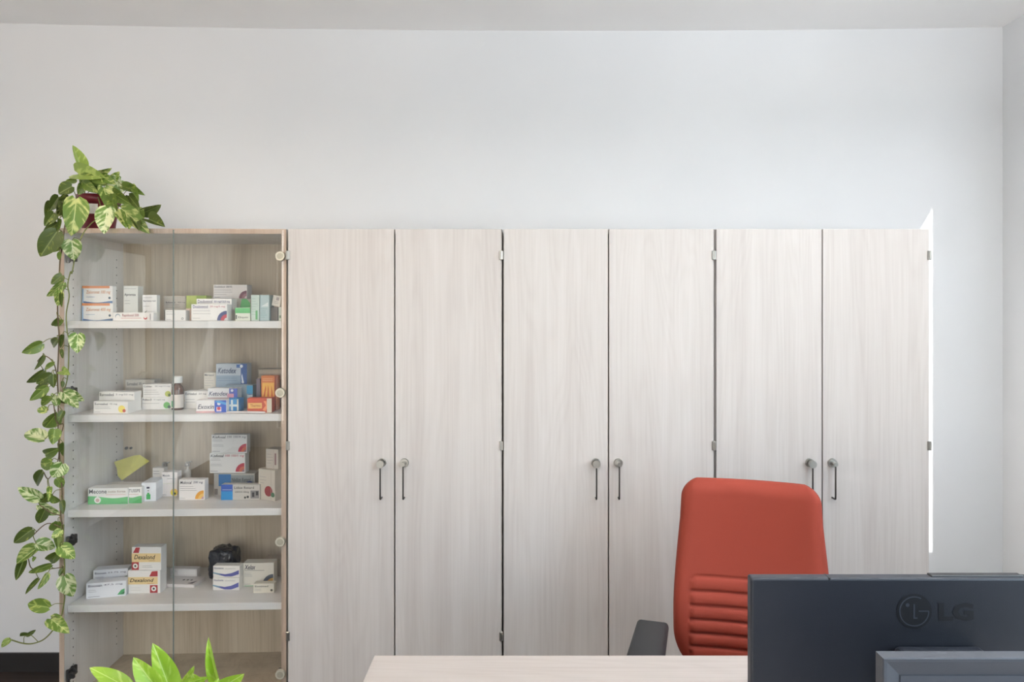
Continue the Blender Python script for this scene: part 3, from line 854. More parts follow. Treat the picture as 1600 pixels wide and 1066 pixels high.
# --- third shelf
GN = (92, 178, 108)
mbox('c1', 'long white box with a green wave along the bottom on the third shelf', 138.5, 199, 763, 788, on=3, depth=0.05, yaw=3, prints=[
    ('poly', wave(0.0, 0.44, 0.07, ph=1.3), GN), ('text', 'Mecone', 0.03, 0.66, 0.47, 0.93, TXT), ('text', 'cutis forte', 0.50, 0.72, 0.94, 0.86, (160, 140, 120)), ('lines', 0.45, 0.52, 0.95, 0.66, 1, (206, 130, 110)),
    ('disc', 0.24, 0.26, 0.20, (235, 233, 230)), ('poly', [(0.20, 0.34), (0.28, 0.34), (0.24, 0.58)], (235, 233, 230)), ('disc', 0.24, 0.24, 0.11, (200, 160, 160)), ('lines', 0.82, 0.04, 0.97, 0.14, 1, (60, 110, 70))])
mbox('c1b', 'short white and green box at the end of the long green-wave box', 199.5, 221, 761.5, 786.5, on=3, depth=0.05, yaw=5, prints=[
    ('poly', wave(0.0, 0.40, 0.05, ph=3.0), GN), ('text', 'TUSSPE', 0.10, 0.68, 0.90, 0.88, TXT), ('lines', 0.1, 0.50, 0.8, 0.62, 1, (200, 130, 120))])
mbox('c2', 'plain white box with a green bottle picture on the third shelf', 221.8, 243, 754.5, 783.5, on=3, depth=0.09, yaw=8, col=(226, 230, 236), prints=[
    ('rect', 0.34, 0.10, 0.62, 0.38, (70, 168, 96)), ('rect', 0.40, 0.38, 0.54, 0.46, (70, 168, 96)), ('rect', 0.36, 0.68, 0.56, 0.78, (70, 74, 96)), ('rect', 0.42, 0.54, 0.52, 0.60, SM)])
mbox('c2b', 'long flat white box behind the green-wave box on the third shelf', 166, 219, 757.5, on=3, Y=2.705, depth=0.05, col=(222, 214, 208))
mbox('c3', 'grey-white box at the back beside the spray bottle on the third shelf', 238.5, 256, 731.5, on=3, Y=2.735, depth=0.03, col=(214, 208, 202), prints=[('lines', 0.08, 0.74, 0.8, 0.92, 2, TXT), ('rect', 0.0, 0.55, 1.0, 0.58, (180, 174, 170))])
mbox('c4', 'upright white box with a yellow flower mark on the third shelf', 252.5, 277, 738, 776, on=3, depth=0.035, col=(228, 222, 220), prints=[
    ('text', 'Mucocin', 0.08, 0.82, 0.52, 0.90, TXT), ('lines', 0.35, 0.68, 0.9, 0.78, 1, TXT), ('lines', 0.08, 0.48, 0.9, 0.58, 1, (200, 206, 170)), ('disc', 0.80, 0.17, 0.15, (232, 196, 110)), ('disc', 0.78, 0.13, 0.11, (228, 216, 60)), ('disc', 0.84, 0.12, 0.05, (60, 70, 40)), ('lines', 0.06, 0.04, 0.3, 0.1, 1, TXT)])
mbox('c5', 'white box with an orange quarter-circle at the front of the third shelf', 279.5, 320, 749.5, 781.5, on=3, depth=0.032, yaw=0, col=(232, 228, 226), prints=[
    ('text', 'Mukocal', 0.05, 0.78, 0.50, 0.92, TXT, 0.2), ('text', '200 mg', 0.55, 0.78, 0.93, 0.92, (96, 92, 110), 0.2), ('lines', 0.05, 0.42, 0.7, 0.70, 3, SM), ('lines', 0.04, 0.05, 0.25, 0.12, 1, SM), ('quart', 0.96, 0.05, 0.42, [(226, 160, 60), (232, 190, 110), (186, 150, 170)])])
def spray(px, Y, ytop, label):
    b0 = P(px, 700, Y)
    r = empty('spray_bottle', (b0.x, Y, SHZ[2] + 0.0006))
    tag(r, label, 'bottle', 'small spray bottles on the third shelf')
    ht = (H - (ytop - VY) / F * Y) - SHZ[2]
    obj('body', lathe_bm([(0, 0), (0.013, 0), (0.014, 0.002), (0.014, ht * 0.62), (0.010, ht * 0.70), (0.005, ht * 0.74), (0.005, ht * 0.9), (0, ht * 0.9)], n=20), flat((200, 192, 182)), r, smooth=True)
    nb = lathe_bm([(0, ht * 0.84), (0.010, ht * 0.84), (0.011, ht * 0.86), (0.011, ht * 0.95), (0.008, ht), (0, ht)], n=18)
    cyl_bm((0, 0, ht * 0.95), (0.020, -0.004, ht * 0.99), 0.004, 0.003, n=10, bm=nb)
    obj('nozzle', nb, M_CHROME, r, smooth=False)
spray(258, 2.80, 722, 'spray bottle with a chrome nozzle behind the yellow-flower box')
spray(293, 2.80, 721, 'spray bottle with a chrome nozzle behind the orange-emblem box')
# yellow-green sheet leaning on the boxes
sp = [(178, 722), (209, 712), (218.5, 711), (233.5, 721), (210, 737), (190.5, 751), (184, 744), (182.5, 732)]
bm = bmesh.new()
vf = []; vb_ = []
for (a, b) in sp:
    Yq = 2.775 - (b - 731) * 0.0012 + 0.012 * math.sin(a * 0.08)
    q = P(a, b, Yq)
    vf.append(bm.verts.new(q)); vb_.append(bm.verts.new(q + Vector((0, 0.0012, 0))))
n_ = len(sp)
cf = P(204, 730, 2.775 - 0.008)
c0 = bm.verts.new(cf); c1 = bm.verts.new(cf + Vector((0, 0.0012, 0)))
for i in range(n_):
    j = (i + 1) % n_
    bm.faces.new((vf[i], vf[j], c0)); bm.faces.new((vb_[j], vb_[i], c1))
    bm.faces.new((vf[j], vf[i], vb_[i], vb_[j]))
bmesh.ops.recalc_face_normals(bm, faces=bm.faces)
so = obj('yellow_sheet', bm, pmat('yellow_green_sheet', (206, 200, 104), 0.7, bump=0.2, bscale=60), smooth=False)
tag(so, 'yellow-green crumpled sheet propped above the green-wave box', 'paper')
kis = lambda t, c: [('text', 'Kisfosal', 0.03, 0.80, 0.40, 0.94, TXT, 0.15), ('text', t, 0.44, 0.79, 0.97, 0.94, c, 0.15), ('lines', 0.03, 0.62, 0.4, 0.76, 2, SM), ('lines', 0.03, 0.34, 0.45, 0.48, 2, SM), ('lines', 0.03, 0.06, 0.24, 0.14, 1, TXT),
    ('quart', 0.98, 0.07, 0.44, [(182, 66, 82), (200, 110, 90), (150, 120, 130)])]
mbox('c9', 'long dark-printed box with blue arrows under the two red-emblem boxes', 334, 398, 740, on=3, Y=2.725, depth=0.06, col=(176, 172, 166), prints=[
    ('rect', 0.12, 0.42, 0.42, 0.96, (44, 108, 164)), ('rect', 0.42, 0.36, 0.98, 0.92, (140, 146, 146)), ('text', 'Nivilon Retard', 0.44, 0.62, 0.90, 0.80, (80, 84, 88)), ('disc', 0.88, 0.5, 0.16, (60, 74, 120)), ('disc', 0.88, 0.5, 0.09, (140, 146, 146)), ('rect', 0.02, 0.04, 0.1, 0.3, (110, 104, 100))])
mbox('c8', 'white box with a red quarter-circle, lower of the pair on the third shelf', 327.5, 383, 708.5, on='c9', Y=2.728, depth=0.04, yaw=0, col=(222, 220, 218), prints=kis('100 100/1 mg', (196, 110, 120)))
mbox('c7', 'white box with a red quarter-circle, topmost of the stack on the third shelf', 330.5, 386, 679.5, on='c8', Y=2.730, depth=0.034, yaw=0, col=(216, 214, 212), prints=kis('100 100/4 mg', (120, 116, 122)))
mbox('c10', 'low box with a bright blue end and black print on the third shelf', 345.5, 406, 757.5, 781.5, on=3, depth=0.03, yaw=0, col=(196, 192, 186), prints=[
    ('rect', 0.0, 0.0, 0.30, 0.56, (40, 134, 196)), ('rect', 0.0, 0.56, 0.30, 1.0, (52, 90, 176)), ('lines', 0.03, 0.60, 0.28, 0.72, 1, (220, 228, 236)), ('text', 'Lidox Retard', 0.34, 0.72, 0.85, 0.88, (70, 70, 72)), ('text', 'LIDOX 50mg', 0.36, 0.44, 0.72, 0.58, (60, 60, 62)),
    ('disc', 0.62, 0.16, 0.07, (60, 58, 58)), ('disc', 0.69, 0.2, 0.08, (60, 58, 58)), ('rect', 0.76, 0.10, 0.98, 0.62, (132, 130, 130)), ('rect', 0.80, 0.2, 0.86, 0.5, (50, 50, 52)), ('rect', 0.90, 0.3, 0.96, 0.56, (50, 50, 52))])
mbox('c11', 'white box turned sideways with a dark red emblem at the right of the third shelf', 401, 432, 734, on=3, Y=2.655, depth=0.05, yaw=-24, col=(206, 200, 190), prints=[
    ('disc', 0.62, 0.30, 0.17, (146, 56, 62)), ('lines', 0.1, 0.5, 0.5, 0.8, 3, SM), ('rect', 0.76, 0.0, 0.78, 1.0, (176, 168, 156)), ('disc', 0.88, 0.2, 0.08, (80, 120, 90))])
mbox('c12', 'tilted white box on top of the sideways box at the right of the third shelf', 414, 436, 702, on='c11', Y=2.668, depth=0.045, yaw=-18, col=(204, 198, 190), prints=[
    ('lines', 0.1, 0.2, 0.6, 0.8, 4, SM), ('rect', 0.72, 0.2, 0.84, 0.8, (150, 120, 124)), ('rect', 0.62, 0.0, 0.64, 1.0, (170, 164, 156))])

# --- fourth shelf
bis = lambda t: [('text', 'Bisosan', 0.05, 0.74, 0.40, 0.90, (80, 80, 100)), ('text', t, 0.44, 0.75, 0.92, 0.88, (120, 120, 136)), ('lines', 0.05, 0.38, 0.32, 0.60, 2, SM), ('lines', 0.05, 0.08, 0.35, 0.16, 1, TXT),
    ('poly', [(0.78, 0.12), (0.96, 0.12), (0.97, 0.5), (0.88, 0.42)], (80, 160, 104)), ('poly', [(0.84, 0.12), (0.97, 0.22), (0.97, 0.30)], (50, 70, 60))]
mbox('d1', 'white box with a green leaf emblem at the front left of the fourth shelf', 138.5, 193, 910, 934, on=4, depth=0.045, yaw=13, col=(228, 230, 236), prints=bis('47.5 mg'))
mbox('d2', 'white box with a green corner leaning behind at the left of the fourth shelf', 148.5, 197, 890, on=4, Y=2.655, depth=0.045, yaw=11, col=(220, 222, 228), prints=[
    ('text', 'Bisosan', 0.05, 0.80, 0.38, 0.90, (70, 70, 90)), ('text', '23.75 mg', 0.42, 0.80, 0.95, 0.89, (110, 110, 120)), ('lines', 0.05, 0.5, 0.4, 0.72, 2, SM), ('poly', [(0.74, 0.46), (0.98, 0.46), (0.98, 0.66), (0.9, 0.62)], (120, 148, 90))])
CRM = (232, 206, 152)
RED = (176, 56, 60)
mbox('d4', 'cream-banded white and red box, lower of the pair on the fourth shelf', 200.5, 250, 892, 927.5, on=4, depth=0.05, yaw=2, prints=[
    ('rect', 0.0, 0.40, 0.92, 0.72, CRM), ('rect', 0.68, 0.02, 0.92, 0.36, RED), ('disc', 0.80, 0.20, 0.11, (236, 232, 228)), ('disc', 0.80, 0.20, 0.045, (50, 60, 60)), ('poly', [(0.66, 0.74), (0.92, 0.74), (0.92, 0.98), (0.74, 0.96)], RED),
    ('text', 'Dexalond', 0.06, 0.50, 0.80, 0.66, (50, 36, 36), 0.25), ('lines', 0.6, 0.40, 0.8, 0.46, 1, RED), ('lines', 0.08, 0.1, 0.5, 0.3, 2, (206, 200, 196))])
mbox('d3', 'cream-banded white and red box, upper of the pair on the fourth shelf', 206, 252, 855, on='d4', Y=2.636, depth=0.04, yaw=0, prints=[
    ('rect', 0.0, 0.34, 0.98, 0.72, CRM), ('rect', 0.0, 0.0, 0.24, 0.34, RED), ('disc', 0.12, 0.17, 0.11, (236, 232, 228)), ('disc', 0.12, 0.17, 0.045, (50, 70, 60)), ('poly', [(0.04, 0.74), (0.24, 0.74), (0.28, 0.98), (0.14, 0.98)], RED),
    ('text', 'Dexalond', 0.08, 0.46, 0.80, 0.66, (50, 36, 36), 0.25), ('lines', 0.58, 0.36, 0.8, 0.44, 1, (150, 110, 60)), ('lines', 0.35, 0.08, 0.8, 0.22, 2, SM)])
mbox('d5', 'flat white box lying down with three dots on the fourth shelf', 253, 304, 913.5, 918, on=4, depth=0.085, yaw=-4, col=(222, 216, 214))
fo = bpy.data.objects[[o.name for o in bpy.data.objects if o.get('label', '').startswith('flat white box lying')][0]]
bmt = bmesh.new()
for i in range(3):
    cx = 0.0 + 0.016 * (i - 0.2)
    vq = [bmt.verts.new((cx + 0.0045 * math.cos(t * math.pi / 6), 0.045 + 0.006 * math.sin(t * math.pi / 6), 0)) for t in range(12)]
    bmt.faces.new(vq)
hz = max(v.co.z for v in fo.data.vertices)
bmesh.ops.translate(bmt, verts=bmt.verts, vec=(0, 0, hz + 0.0005))
obj('emblem', bmt, flat((70, 66, 70)), fo)
bmt = bmesh.new()
bmt.faces.new([bmt.verts.new(c) for c in ((0.030, 0.010, hz + 0.0005), (0.052, 0.010, hz + 0.0005), (0.056, 0.04, hz + 0.0005))])
obj('emblem', bmt, flat((96, 90, 96)), fo)
mbox('d5b', 'long white box standing behind the flat box on the fourth shelf', 265, 308, 889, on=4, Y=2.775, depth=0.03, yaw=-3, col=(218, 212, 210), prints=[
    ('rect', 0.3, 0.42, 0.96, 0.9, (230, 226, 224)), ('lines', 0.04, 0.5, 0.26, 0.9, 3, SM)])
nub = lambda: [('poly', [(0.0, 0.34), (0.0, 0.44), (0.22, 0.34), (0.45, 0.26), (0.7, 0.36), (0.97, 0.62), (0.97, 0.26), (0.7, 0.06), (0.45, 0.06), (0.22, 0.2)], (88, 92, 160)), ('poly', [(0.0, 0.34), (0.0, 0.44), (0.22, 0.34), (0.3, 0.2)], (120, 158, 172)),
    ('text', 'Nuobena', 0.04, 0.72, 0.40, 0.88, (92, 92, 120)), ('lines', 0.46, 0.7, 0.85, 0.8, 1, SM)]
mbox('d7b', 'white box with a violet wave, lower of the pair on the fourth shelf', 332.5, 374, 903, 922.5, on=4, depth=0.034, yaw=0, col=(232, 228, 222), prints=nub())
mbox('d7', 'white box with a violet wave, upper of the pair on the fourth shelf', 333, 374.5, 884.5, on='d7b', Y=2.664, depth=0.034, yaw=0, col=(232, 228, 222), prints=nub())
# crumpled black plastic bag
bgc = P(350, 880, 2.775)
bm = bmesh.new()
bmesh.ops.create_icosphere(bm, subdivisions=4, radius=1.0)
zb = SHZ[3]
hbag = (H - (854 - VY) / F * 2.775) - zb
for v in bm.verts:
    n = v.co.normalized()
    k = max(abs(n.x), abs(n.y), abs(n.z))
    q = n / (k ** 0.75)
    q += n * (0.16 * noise.noise(n * 2.6) + 0.14 * abs(noise.noise(n * 6.0 + Vector((3, 1, 2)))) - 0.05 + 0.05 * noise.noise(n * 15.0))
    tz = (q.z + 1) / 2
    v.co = Vector((bgc.x + q.x * 0.058 * (1.0 - 0.12 * tz), 2.782 + q.y * 0.045, zb + max(0.0005, tz * hbag * 0.97)))
tag(obj('plastic_bag', bm, pmat('black_plastic_film', (30, 33, 42), 0.22, bump=0.6, bscale=45), smooth=True), 'crumpled shiny black plastic bag at the back of the fourth shelf', 'bag')
mbox('d8', 'white box with a blue and orange quarter-circle on the fourth shelf', 380.5, 427.5, 880, on=4, Y=2.70, depth=0.045, yaw=3, col=(226, 222, 212), prints=[
    ('text', 'Xelax', 0.04, 0.72, 0.40, 0.93, (50, 44, 70), 0.25), ('lines', 0.04, 0.66, 0.7, 0.70, 1, TXT), ('lines', 0.04, 0.40, 0.30, 0.60, 3, SM), ('lines', 0.04, 0.06, 0.25, 0.12, 1, SM), ('rect', 0.04, 0.0, 0.6, 0.03, (130, 190, 150)),
    ('quart', 0.98, 0.05, 0.46, [(84, 92, 106), (216, 168, 90), (226, 222, 212)])])
mbox('d9', 'small white box with fine print at the front right of the fourth shelf', 396, 428, 912.5, 927, on=4, depth=0.03, yaw=2, col=(224, 218, 204), prints=[
    ('text', 'Ezetimed', 0.08, 0.64, 0.72, 0.82, (100, 96, 90)), ('lines', 0.06, 0.2, 0.5, 0.5, 2, SM), ('disc', 0.88, 0.3, 0.13, (90, 84, 70))])
mbox('d10', 'grey-brown box behind at the right end of the fourth shelf', 412, 440, 873.5, on=4, Y=2.795, depth=0.05, col=(176, 164, 150))

# ------------------------------------------------------------------ leaves
def leaf_mesh(name, fold, droop, curl, lobes=0.10, seed=0):
    bm = bmesh.new()
    nl, nc = 12, 8
    rows = []
    for i in range(nl + 1):
        t = i / nl
        w = 0.5 * (t + 0.006) ** 0.42 * (1.0 - t) ** 0.80 / 0.535
        row = []
        for j in range(nc + 1):
            s = -1 + 2 * j / nc
            x = s * w
            y = t - lobes * abs(s) ** 1.5 * (1 - t) ** 3
            z = fold * abs(x) - droop * t * t + curl * x + 0.02 * math.sin(7 * t + 3 * s + seed) * abs(s)
            row.append(bm.verts.new((x, y, z)))
        rows.append(row)
    for i in range(nl):
        for j in range(nc):
            bm.faces.new((rows[i][j], rows[i][j + 1], rows[i + 1][j + 1], rows[i + 1][j]))
    bmesh.ops.remove_doubles(bm, verts=bm.verts, dist=0.004)
    me = bpy.data.meshes.new(name)
    bm.normal_update(); bm.to_mesh(me); bm.free()
    for p in me.polygons:
        p.use_smooth = True
    return me
LEAFM = {}
def leaf_data(kind, var):
    k = (kind, var)
    if k not in LEAFM:
        f, dp, c = [(0.35, 0.12, 0.0), (0.55, 0.20, 0.10), (0.20, 0.28, -0.10), (0.75, 0.10, 0.05)][var]
        me = leaf_mesh('leaf', f, dp, c, seed=var)
        me.materials.append(LM[kind])
        LEAFM[k] = me
    return LEAFM[k]

def put_leaf(base, tip, width, kind, parent, rg, tilt=None, roll=None, inv=None):
    """leaf from base to tip, blade turned roughly toward the room"""
    axis = (tip - base)
    L_ = axis.length
    ay = axis.normalized()
    view = Vector((-base.x, -base.y, H - base.z)).normalized()
    nz = (view - ay * view.dot(ay)).normalized()
    r_ = rg.uniform(-0.5, 0.5) if roll is None else roll
    nz = (Matrix.Rotation(r_, 3, ay) @ nz).normalized()
    ax = ay.cross(nz)
    o = bpy.data.objects.new('leaf', leaf_data(kind, rg.randrange(4)))
    COL.objects.link(o)
    wd = width / max(0.6, math.cos(r_))
    m = Matrix(((ax.x * wd, ay.x * L_, nz.x * L_, base.x), (ax.y * wd, ay.y * L_, nz.y * L_, base.y), (ax.z * wd, ay.z * L_, nz.z * L_, base.z), (0, 0, 0, 1)))
    o.parent = parent
    o.matrix_local = (inv @ m) if inv else m
    return o

def crop(ox, oy, s):
    return lambda x, y: (ox + x / s, oy + y / s)
CA, CB, CC, CD = crop(30, 210, 4.846), crop(0, 400, 4.44), crop(0, 620, 4.845), crop(0, 820, 4.335)
CE = crop(100, 950, 4.444)
LEAVES = [
 (CA, 4.846, [(470,270,410,80,75,'l'),(450,300,640,320,130,'l'),(470,335,630,355,80,'g'),(600,295,692,265,50,'v'),(715,335,752,290,60,'v'),(770,345,665,435,130,'c'),(640,405,680,556,130,'v'),
   (785,395,925,442,75,'g'),(720,450,835,525,100,'g'),(830,465,905,562,80,'d'),(775,565,955,702,120,'v'),(815,600,835,706,80,'g'),(935,595,1068,545,85,'d'),(985,645,1095,690,95,'d'),(870,645,905,706,60,'d'),
   (430,345,350,362,40,'g'),(400,395,292,445,95,'d'),(470,375,450,460,65,'g'),(298,475,235,572,85,'d'),(375,485,290,620,110,'d'),(430,490,418,742,165,'v'),(478,505,488,592,50,'v'),(670,560,635,742,135,'c'),
   (262,598,195,690,80,'d'),(285,680,187,742,80,'d'),(285,740,155,925,150,'d'),(302,838,233,890,60,'g'),(302,650,296,732,30,'g'),(398,805,412,950,130,'c'),(306,892,300,952,30,'g'),(560,380,600,450,50,'g'),(850,400,905,500,45,'g'),(480,360,560,420,80,'g'),(700,470,720,600,90,'g'),(560,300,640,370,90,'l'),(330,520,350,640,80,'d'),(640,330,720,370,70,'v'),(760,600,800,690,60,'v'),(900,560,930,660,70,'g'),(240,520,200,620,60,'d')]),
 (CB, 4.44, [(430,135,358,195,62,'d'),(437,185,328,287,65,'v'),(408,240,405,352,58,'v'),(430,262,425,352,26,'d'),(402,430,372,492,50,'g'),(430,445,410,488,22,'d'),(540,545,534,674,100,'c'),(288,608,155,677,78,'g'),
   (400,580,332,642,58,'d'),(434,555,420,640,28,'d'),(425,650,436,713,24,'d'),(300,695,246,790,32,'d'),(376,745,283,792,38,'g'),(302,795,184,892,62,'d'),(430,800,482,822,62,'l'),(358,825,248,892,72,'d'),(372,825,366,914,52,'d'),
   (327,898,234,922,52,'d'),(322,910,207,1006,66,'g'),(320,935,268,1010,28,'d'),(357,985,283,1040,52,'g'),(396,1035,358,950,50,'c'),(440,948,540,1048,92,'c'),(455,955,577,1000,80,'c'),(490,975,418,1028,62,'d'),(432,872,434,916,24,'d')]),
 (CC, 4.845, [(356,108,266,84,62,'v'),(430,125,338,242,108,'g'),(476,110,440,192,48,'d'),(415,250,402,357,88,'g'),(338,325,180,260,112,'c'),(442,395,328,442,84,'g'),(482,355,475,450,32,'d'),(392,490,282,542,98,'g'),(472,508,398,617,122,'c'),
   (320,572,232,697,78,'d'),(430,620,478,692,68,'g'),(302,772,133,688,94,'c'),(378,735,303,808,78,'d'),(377,690,366,777,38,'v'),(392,750,452,802,52,'g'),(300,818,455,893,76,'c'),(342,853,288,967,84,'d'),(472,790,476,882,42,'d'),(440,945,430,1037,88,'g'),(462,1010,398,1066,62,'v')]),
 (CD, 4.335, [(217,33,88,128,84,'d'),(257,155,106,262,84,'v'),(245,130,378,152,90,'c'),(158,243,108,377,58,'d'),(402,188,308,262,74,'g'),(347,272,188,327,48,'g'),(408,148,505,228,96,'v'),(262,368,167,472,32,'d'),(322,333,270,440,38,'v'),
   (235,220,222,250,22,'g'),(438,348,478,492,116,'c'),(428,298,398,348,32,'d'),(332,562,176,533,92,'g'),(345,638,457,728,94,'v'),(180,752,244,714,28,'d'),(200,746,116,753,22,'d'),(70,778,4,830,42,'l'),(385,80,400,160,60,'g')]),
]
pot_c = P(154, 357, 2.655)
plant = empty('trailing_pothos', (pot_c.x, 2.655, ZC))
tag(plant, 'variegated trailing pothos in a maroon pot, hanging down the side of the glass cabinet', 'plant')
PINV = Matrix.Translation((-pot_c.x, -2.655, -ZC))
rp = 0.072
pot_o = obj('pot', lathe_bm([(0, 0), (rp * 0.74, 0), (rp * 0.76, 0.004), (rp * 0.96, 0.112), (rp * 1.05, 0.114), (rp * 1.05, 0.142), (rp * 0.98, 0.142), (rp * 0.93, 0.118), (0, 0.116)], n=36), M_POT, plant, smooth=False)
for p in pot_o.data.polygons:
    p.use_smooth = True
obj('soil', lathe_bm([(0, 0.124), (rp * 0.9, 0.120)], n=24), M_SOIL, plant)
# white paper label wrapped on the pot front
lbm = bmesh.new()
prev = None
for i in range(9):
    a = R(-90 - 24 + 60 * i / 8)
    rr = rp * 0.955
    x, y = rr * math.cos(a), rr * math.sin(a)
    c = (lbm.verts.new((x - 0.006, y - 0.004, 0.066)), lbm.verts.new((x * 1.02 - 0.006, y * 1.02 - 0.004, 0.104)))
    if prev:
        lbm.faces.new((prev[0], c[0], c[1], prev[1]))
    prev = c
obj('paper_label', lbm, flat((226, 222, 226)), plant)

def vine(pts, rad, mat, name='vine'):
    w = []
    for (fn, x, y, Y) in pts:
        q = fn(x, y)
        w.append(PINV @ P(q[0], q[1], Y))
    s = spline(w, 6)
    obj(name, tube_bm(s, rad, 6), mat, plant, smooth=True)
    return s
v1 = vine([(CA,480,470,2.62),(CA,420,520,2.56),(CA,370,600,2.50),(CA,345,700,2.466),(CA,325,850,2.452),(CA,310,950,2.45),(CB,412,120,2.45),(CB,400,340,2.45),(CB,405,480,2.45),(CB,410,560,2.45),(CB,405,700,2.448),(CB,400,850,2.446),(CB,405,1000,2.445),
     (CC,440,200,2.445),(CC,445,350,2.445),(CC,452,480,2.445),(CC,462,620,2.445),(CC,472,750,2.445),(CC,460,900,2.443),(CC,480,1000,2.443)], 0.0024, M_STEMD)
v1b = vine([(CD,432,0,2.443),(CD,425,120,2.443),(CD,438,280,2.442),(CD,430,430,2.44),(CD,438,500,2.44),(CD,415,620,2.44),(CD,370,700,2.438),(CD,300,775,2.435),(CD,220,806,2.432),(CD,150,803,2.43),(CD,75,780,2.428)], 0.0024, M_STEM)
v2 = vine([(CA,590,450,2.60),(CA,620,600,2.545),(CA,540,680,2.50),(CA,480,760,2.462),(CA,430,900,2.452),(CA,400,1050,2.448),(CB,490,110,2.446),(CB,470,200,2.446),(CB,480,280,2.446),(CB,460,400,2.446),(CB,465,520,2.446),(CB,478,600,2.444),(CB,470,830,2.444),(CB,440,940,2.444),(CB,402,1010,2.444)], 0.0021, M_STEM)
v3 = vine([(CC,400,0,2.44),(CC,430,200,2.44),(CC,480,210,2.44),(CC,450,330,2.44),(CC,440,480,2.44),(CC,370,620,2.44),(CC,330,570,2.436)], 0.0018, M_STEMD)
v4 = vine([(CC,460,900,2.442),(CC,390,880,2.438),(CC,340,850,2.436),(CC,300,820,2.434)], 0.0018, M_STEMD)
v5 = vine([(CC,480,1000,2.443),(CC,360,960,2.438),(CC,250,1050,2.434)], 0.0018, M_STEMD)
v6 = vine([(CD,438,285,2.442),(CD,340,300,2.438),(CD,220,300,2.435),(CD,190,230,2.432),(CD,165,245,2.432)], 0.0017, M_STEMD)
v7 = vine([(CB,400,850,2.446),(CB,370,740,2.44),(CB,305,692,2.436),(CB,260,730,2.434)], 0.0017, M_STEMD)
v8 = vine([(CA,520,440,2.62),(CA,680,330,2.60),(CA,700,340,2.60)], 0.0018, M_STEMD)
v9 = vine([(CA,560,450,2.62),(CA,720,520,2.57),(CA,930,640,2.55),(CA,1000,660,2.55)], 0.0018, M_STEM)
v10 = vine([(CA,500,460,2.64),(CA,480,360,2.62),(CA,465,280,2.62)], 0.0020, M_STEM)
allv = v1 + v1b + v2 + v3 + v4 + v5 + v6 + v7 + v8 + v9 + v10
rg = random.Random(11)
for ci, (fn, s, lst) in enumerate(LEAVES):
    for (bx_, by_, tx, ty, w, kind) in lst:
        bq, tq = fn(bx_, by_), fn(tx, ty)
        if ci == 0 and bq[1] < 356:
            # bush around the pot: nearer leaves sit lower
            Yb = 2.60 - 0.11 * min(1.0, max(0.0, (bq[1] - 262) / 90.0)) + rg.uniform(-0.02, 0.02)
            if bq[0] > 180:
                Yb += 0.02
            Yt = Yb - rg.uniform(0.0, 0.05)
            if tq[1] > 350:
                Yt = min(Yt, 2.462)
                if bq[1] > 300:
                    Yb = min(Yb, 2.50)
        elif bq[0] > 96 or tq[0] > 100:
            Yb = rg.uniform(2.42, 2.455)
            Yt = Yb - rg.uniform(0.0, 0.025)
        else:
            Yb = rg.uniform(2.39, 2.47)
            Yt = Yb + rg.uniform(-0.04, 0.03)
        b3, t3 = P(bq[0], bq[1], Yb), P(tq[0], tq[1], Yt)
        put_leaf(b3, t3, w / s / F * Yb * 1.16, kind, plant, rg, roll=rg.uniform(-0.45, 0.45), inv=PINV)
        lb3 = PINV @ b3
        near = min(allv, key=lambda q: (q - lb3 - Vector((0, 0, 0.012))).length)
        if (near - lb3).length < 0.14:
            mid = (near + lb3) / 2 + Vector((0, -0.006, 0.010))
            obj('petiole', tube_bm(spline([near, mid, lb3], 4), 0.0013, 5), M_STEM, plant, smooth=True)

# potted plant in the foreground: tall white planter standing on the floor
fY = 1.07
fc = P(265, 1066, fY)
fp = empty('potted_plant', (fc.x, fY, 0))
tag(fp, 'bright lime-green leafy plant in the foreground at the bottom edge', 'plant')
FINV = Matrix.Translation((-fc.x, -fY, 0))
obj('planter', lathe_bm([(0, 0), (0.105, 0), (0.11, 0.006), (0.15, 0.78), (0.152, 0.80), (0.14, 0.80), (0.135, 0.76), (0, 0.755)], n=40), M_PLANTER, fp, smooth=False)
obj('soil', lathe_bm([(0, 0.772), (0.134, 0.764)], n=24), M_SOIL, fp)
rg = random.Random(5)
FL = [(450,560,180,405,125,1.05,.1),(650,560,478,355,140,1.03,-.25),(745,600,628,258,165,1.06,.15),(825,530,895,432,70,1.12,.3),(1072,530,990,240,80,1.08,-.3),(1075,560,1243,470,140,1.05,.3),(850,520,1005,482,60,1.07,.2),(950,600,900,470,110,1.10,.1),
      (300,640,240,520,80,1.10,.1),(1000,640,1060,520,120,1.02,0.0),(560,660,420,560,120,1.0,0.0),(850,680,800,540,130,0.99,.1),(700,700,560,620,110,1.14,0)]
for (bx_, by_, tx, ty, w, Y, roll) in FL:
    bq, tq = CE(bx_, by_), CE(tx, ty)
    b3, t3 = P(bq[0], bq[1], Y), P(tq[0], tq[1], Y - 0.01)
    put_leaf(b3, t3, w / 4.444 / F * Y * 1.1, 'y', fp, rg, roll=roll, inv=FINV)
    lb3 = FINV @ b3
    rt = Vector((rg.uniform(-0.05, 0.05), rg.uniform(-0.05, 0.05), 0.765))
    obj('petiole', tube_bm(spline([rt, (rt + lb3) / 2 + Vector((rg.uniform(-.02, .02), 0, 0.02)), lb3], 5), 0.0025, 6), M_STEM, fp, smooth=True)

